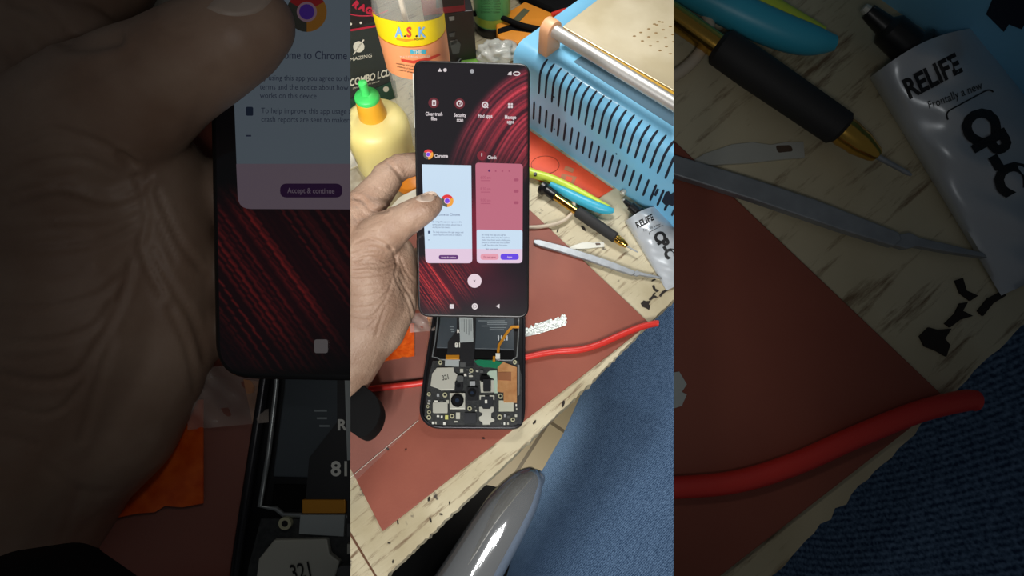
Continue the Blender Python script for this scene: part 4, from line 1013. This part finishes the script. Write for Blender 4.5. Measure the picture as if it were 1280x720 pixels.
def hand(V):
    def ch(lst): return [(Cd(V, x, y, d), Rp(V, r, d)) for x, y, d, r in lst]
    chains = [
        ch([(440, 335, .35, 38), (458, 314, .345, 33), (480, 292, .335, 27), (502, 277.5, .326, 21.5), (518, 268, .3195, 20), (531, 260.5, .3165, 18), (539.5, 255.5, .3165, 14.5)]),
        ch([(430, 300, .35, 34), (446, 272, .351, 28), (462, 251, .354, 23), (484, 224.5, .357, 19)]),
        ch([(482, 221, .358, 18), (500, 208.5, .361, 16.5), (525, 204, .363, 14), (575, 204, .364, 12), (600, 206, .364, 11)]),
        ch([(452, 262, .349, 20), (470, 262, .346, 14)]),
        ch([(440, 330, .352, 45), (466, 345, .352, 44), (468, 375, .354, 45), (455, 410, .354, 44), (425, 452, .356, 47), (385, 515, .36, 47), (330, 600, .366, 50)]),
        ch([(494, 318, .353, 25), (500, 345, .355, 22), (498, 385, .356, 22), (480, 415, .355, 26), (440, 440, .355, 36)]),
        ch([(490, 330, .365, 18), (540, 322, .370, 14), (585, 322, .370, 12)]),
        ch([(490, 358, .367, 18), (540, 352, .370, 14), (580, 352, .370, 12)]),
        ch([(485, 378, .367, 15), (535, 374, .370, 12), (565, 372, .370, 11)]),
        ch([(400, 300, .352, 46), (400, 400, .356, 52)]), ch([(440, 300, .352, 40), (430, 420, .355, 44)])]
    if not V.c:
        for c in chains:
            for i, (p, r) in enumerate(c): c[i] = (p, r)
    g = capsules(chains)
    bm = remesh(g, .0011 if V.c else .0009, 14)
    bm.verts.ensure_lookup_table(); bm.normal_update()
    P = np.array([v.co[:] for v in bm.verts]); N = np.array([v.normal[:] for v in bm.verts])
    R = np.array(V.Rc.transposed()); cam = np.array(V.cam[:]); q = (P - cam) @ R.T; dep = -q[:, 2]
    X = 640 + q[:, 0] / dep * F / V.k; Y = 360 - q[:, 1] / dep * F / V.k
    facing = ((cam - P) * N).sum(1) > 0
    X0, X1 = 415, 560
    crs = [([(444, 247), (452, 249), (459, 256), (464, 263), (472, 264), (484, 262)], 2.6, 3.2),
           ([(441, 254), (448, 258)], 1.2, 1.8), ([(470, 236), (482, 240), (491, 247)], .7, 2), ([(486, 203), (496, 214), (503, 226)], 1.8, 2.6), ([(462, 226), (474, 236)], .5, 1.6),
           ([(452, 285), (470, 278), (490, 268)], .5, 3),
           ([(500, 257), (506, 260), (514, 260)], .8, 1.3), ([(503, 262), (510, 264)], .5, 1.0), ([(507, 255), (513, 257)], .5, 1.0),
           ([(445, 303), (458, 298), (472, 301), (483, 306), (489, 311)], 1.6, 2.0), ([(486, 308), (491, 311)], 2.6, 2.0),
           ([(440, 315), (455, 310), (470, 309), (482, 314)], 1.1, 1.5), ([(444, 326), (462, 321), (480, 326), (493, 322), (497, 316)], 1.5, 1.6),
           ([(440, 336), (460, 334), (480, 333), (494, 328)], 1.2, 1.4), ([(438, 346), (458, 345), (478, 342), (492, 335)], 1.5, 1.6), ([(440, 357), (458, 355), (474, 352)], .9, 1.3),
           ([(438, 368), (456, 368), (476, 363), (486, 355)], 1.3, 1.5), ([(438, 381), (456, 381), (474, 376), (482, 366)], 1.4, 1.6), ([(438, 394), (454, 397), (468, 394), (478, 380), (486, 364), (490, 350)], 1.5, 2.0),
           ([(440, 407), (456, 410), (466, 404), (474, 392)], 1.0, 1.4), ([(492, 316), (496, 330), (494, 345), (502, 362)], 1.7, 1.9), ([(500, 322), (508, 340), (517, 352)], 1.3, 1.6), ([(498, 345), (505, 358), (514, 372), (519, 388)], 1.6, 1.8),
           ([(499, 330), (507, 350)], .8, 1.2), ([(505, 368), (512, 384), (515, 400)], 1.2, 1.6), ([(482, 380), (476, 400), (470, 420)], .9, 2.2), ([(470, 440), (462, 460)], .5, 2),
           ([(522, 275), (517, 290), (512, 300)], .6, 3), ([(446, 290), (470, 287)], .5, 1.4), ([(455, 430), (470, 440), (482, 440)], .5, 2),
           ([(440, 265), (446, 275), (448, 285)], .6, 2), ([(438, 322), (452, 318), (468, 315)], .7, 1.2), ([(438, 341), (450, 340), (466, 339)], .7, 1.1), ([(438, 388), (450, 388), (462, 386)], .6, 1.2), ([(438, 418), (452, 422)], .7, 1.4)]
    disp = np.zeros(len(P))
    for pts, dp, wd in crs:
        sp = smooth_path(pts, 6); best = np.full(len(P), 1e9)
        for a, b in zip(sp[:-1], sp[1:]):
            ax, ay = a; bx, by = b; dx, dy = bx - ax, by - ay; L2 = dx * dx + dy * dy + 1e-9
            t_ = np.clip(((X - ax) * dx + (Y - ay) * dy) / L2, 0, 1)
            d_ = np.hypot(X - ax - t_ * dx, Y - ay - t_ * dy); best = np.minimum(best, d_)
        wd = wd * .8; disp += dp * np.exp(-(best / wd) ** 2) - .3 * dp * np.exp(-((best - wd * 2.1) / wd) ** 2)
    mm = V.k / F * V.D * (.72 if V.c else .5)
    P2 = P - N * (disp * mm * facing)[:, None]
    for v, c in zip(bm.verts, P2): v.co = c
    bvh = BVHTree.FromBMesh(bm)
    base = Cd(V, 455, 400, .36)
    t = obj(V, 'hand', bm, M_skin, label=LB(V, 'left hand gripping the upright phone, thumb resting on its screen', 'dim oversized hand filling the left side of the picture'), cat='hand', smooth=True, base=base)
    # thumb nail
    ol = [(519.5, 249.5), (524, 244.8), (530, 241.2), (537, 239.3), (543.5, 240), (546.5, 243.5), (544, 248), (539, 251.6), (532, 252.8), (525, 252)]
    ol = smooth_path(ol + ol[:1], 4)[:-1]; c = (533, 246.4)
    g = G(); nr = 6; vs = []
    def on(x, y, off):
        rr = ray(V, x, y).normalized(); h = bvh.ray_cast(V.cam, rr)
        if h[0] is None: 
            return Cd(V, x, y, .305)
        return h[0] - rr * off
    okk = True
    ctr = on(*c, .0007 * (1 if V.c else .5)); vs = [ctr]
    for k in range(1, nr + 1):
        s_ = k / nr
        for (x, y) in ol:
            vs.append(on(c[0] + (x - c[0]) * s_, c[1] + (y - c[1]) * s_, (.0007 if k < nr else .0000) * (1 if V.c else .5)))
    m = len(ol); fs = [(0, 1 + j, 1 + (j + 1) % m) for j in range(m)]
    for k in range(nr - 1):
        for j in range(m):
            a = 1 + k * m; fs.append((a + j, a + m + j, a + m + (j + 1) % m, a + (j + 1) % m))
    obj(V, 'thumbnail', G().add(vs, fs), M_nail, t, smooth=True)
def person(V):
    dr = .5
    def ch(lst): return [(Cd(V, x, y, d, dr, .8), Rp(V, r, d, dr, .8)) for x, y, d, r in lst]
    g = capsules([ch([(960, 380, .62, 170), (905, 440, .60, 165), (868, 540, .585, 146), (848, 620, .565, 160), (820, 730, .55, 190), (790, 860, .54, 215)]), ch([(1000, 420, .62, 170), (980, 640, .60, 190)])], 3)
    bm = remesh(g, .0035 if V.c else .002, 10)
    obj(V, 'person', bm, M_denim, label=LB(V, 'seated person in blue denim jeans, only one thigh visible beside the bench', 'dim oversized denim thigh in the bottom right corner'), cat='person', smooth=True)

for V in (VC, VS):
    floor_(V); person(V); chair(V); bench(V); mat_(V); machine(V)
    boxes(V); spray_bottle(V); yellow_bottle(V); green_can(V); multimeter(V); bag(V)
    sheet(V) if V.c else None
    pliers(V); white_cable(V); screwdriver(V); scalpel(V); blade(V); glue_tube(V)
    red_cable(V); foil(V); opened_phone(V); sticker(V); film(V); papers(V); black_handle(V)
    phone(V); hand(V); marks(V)
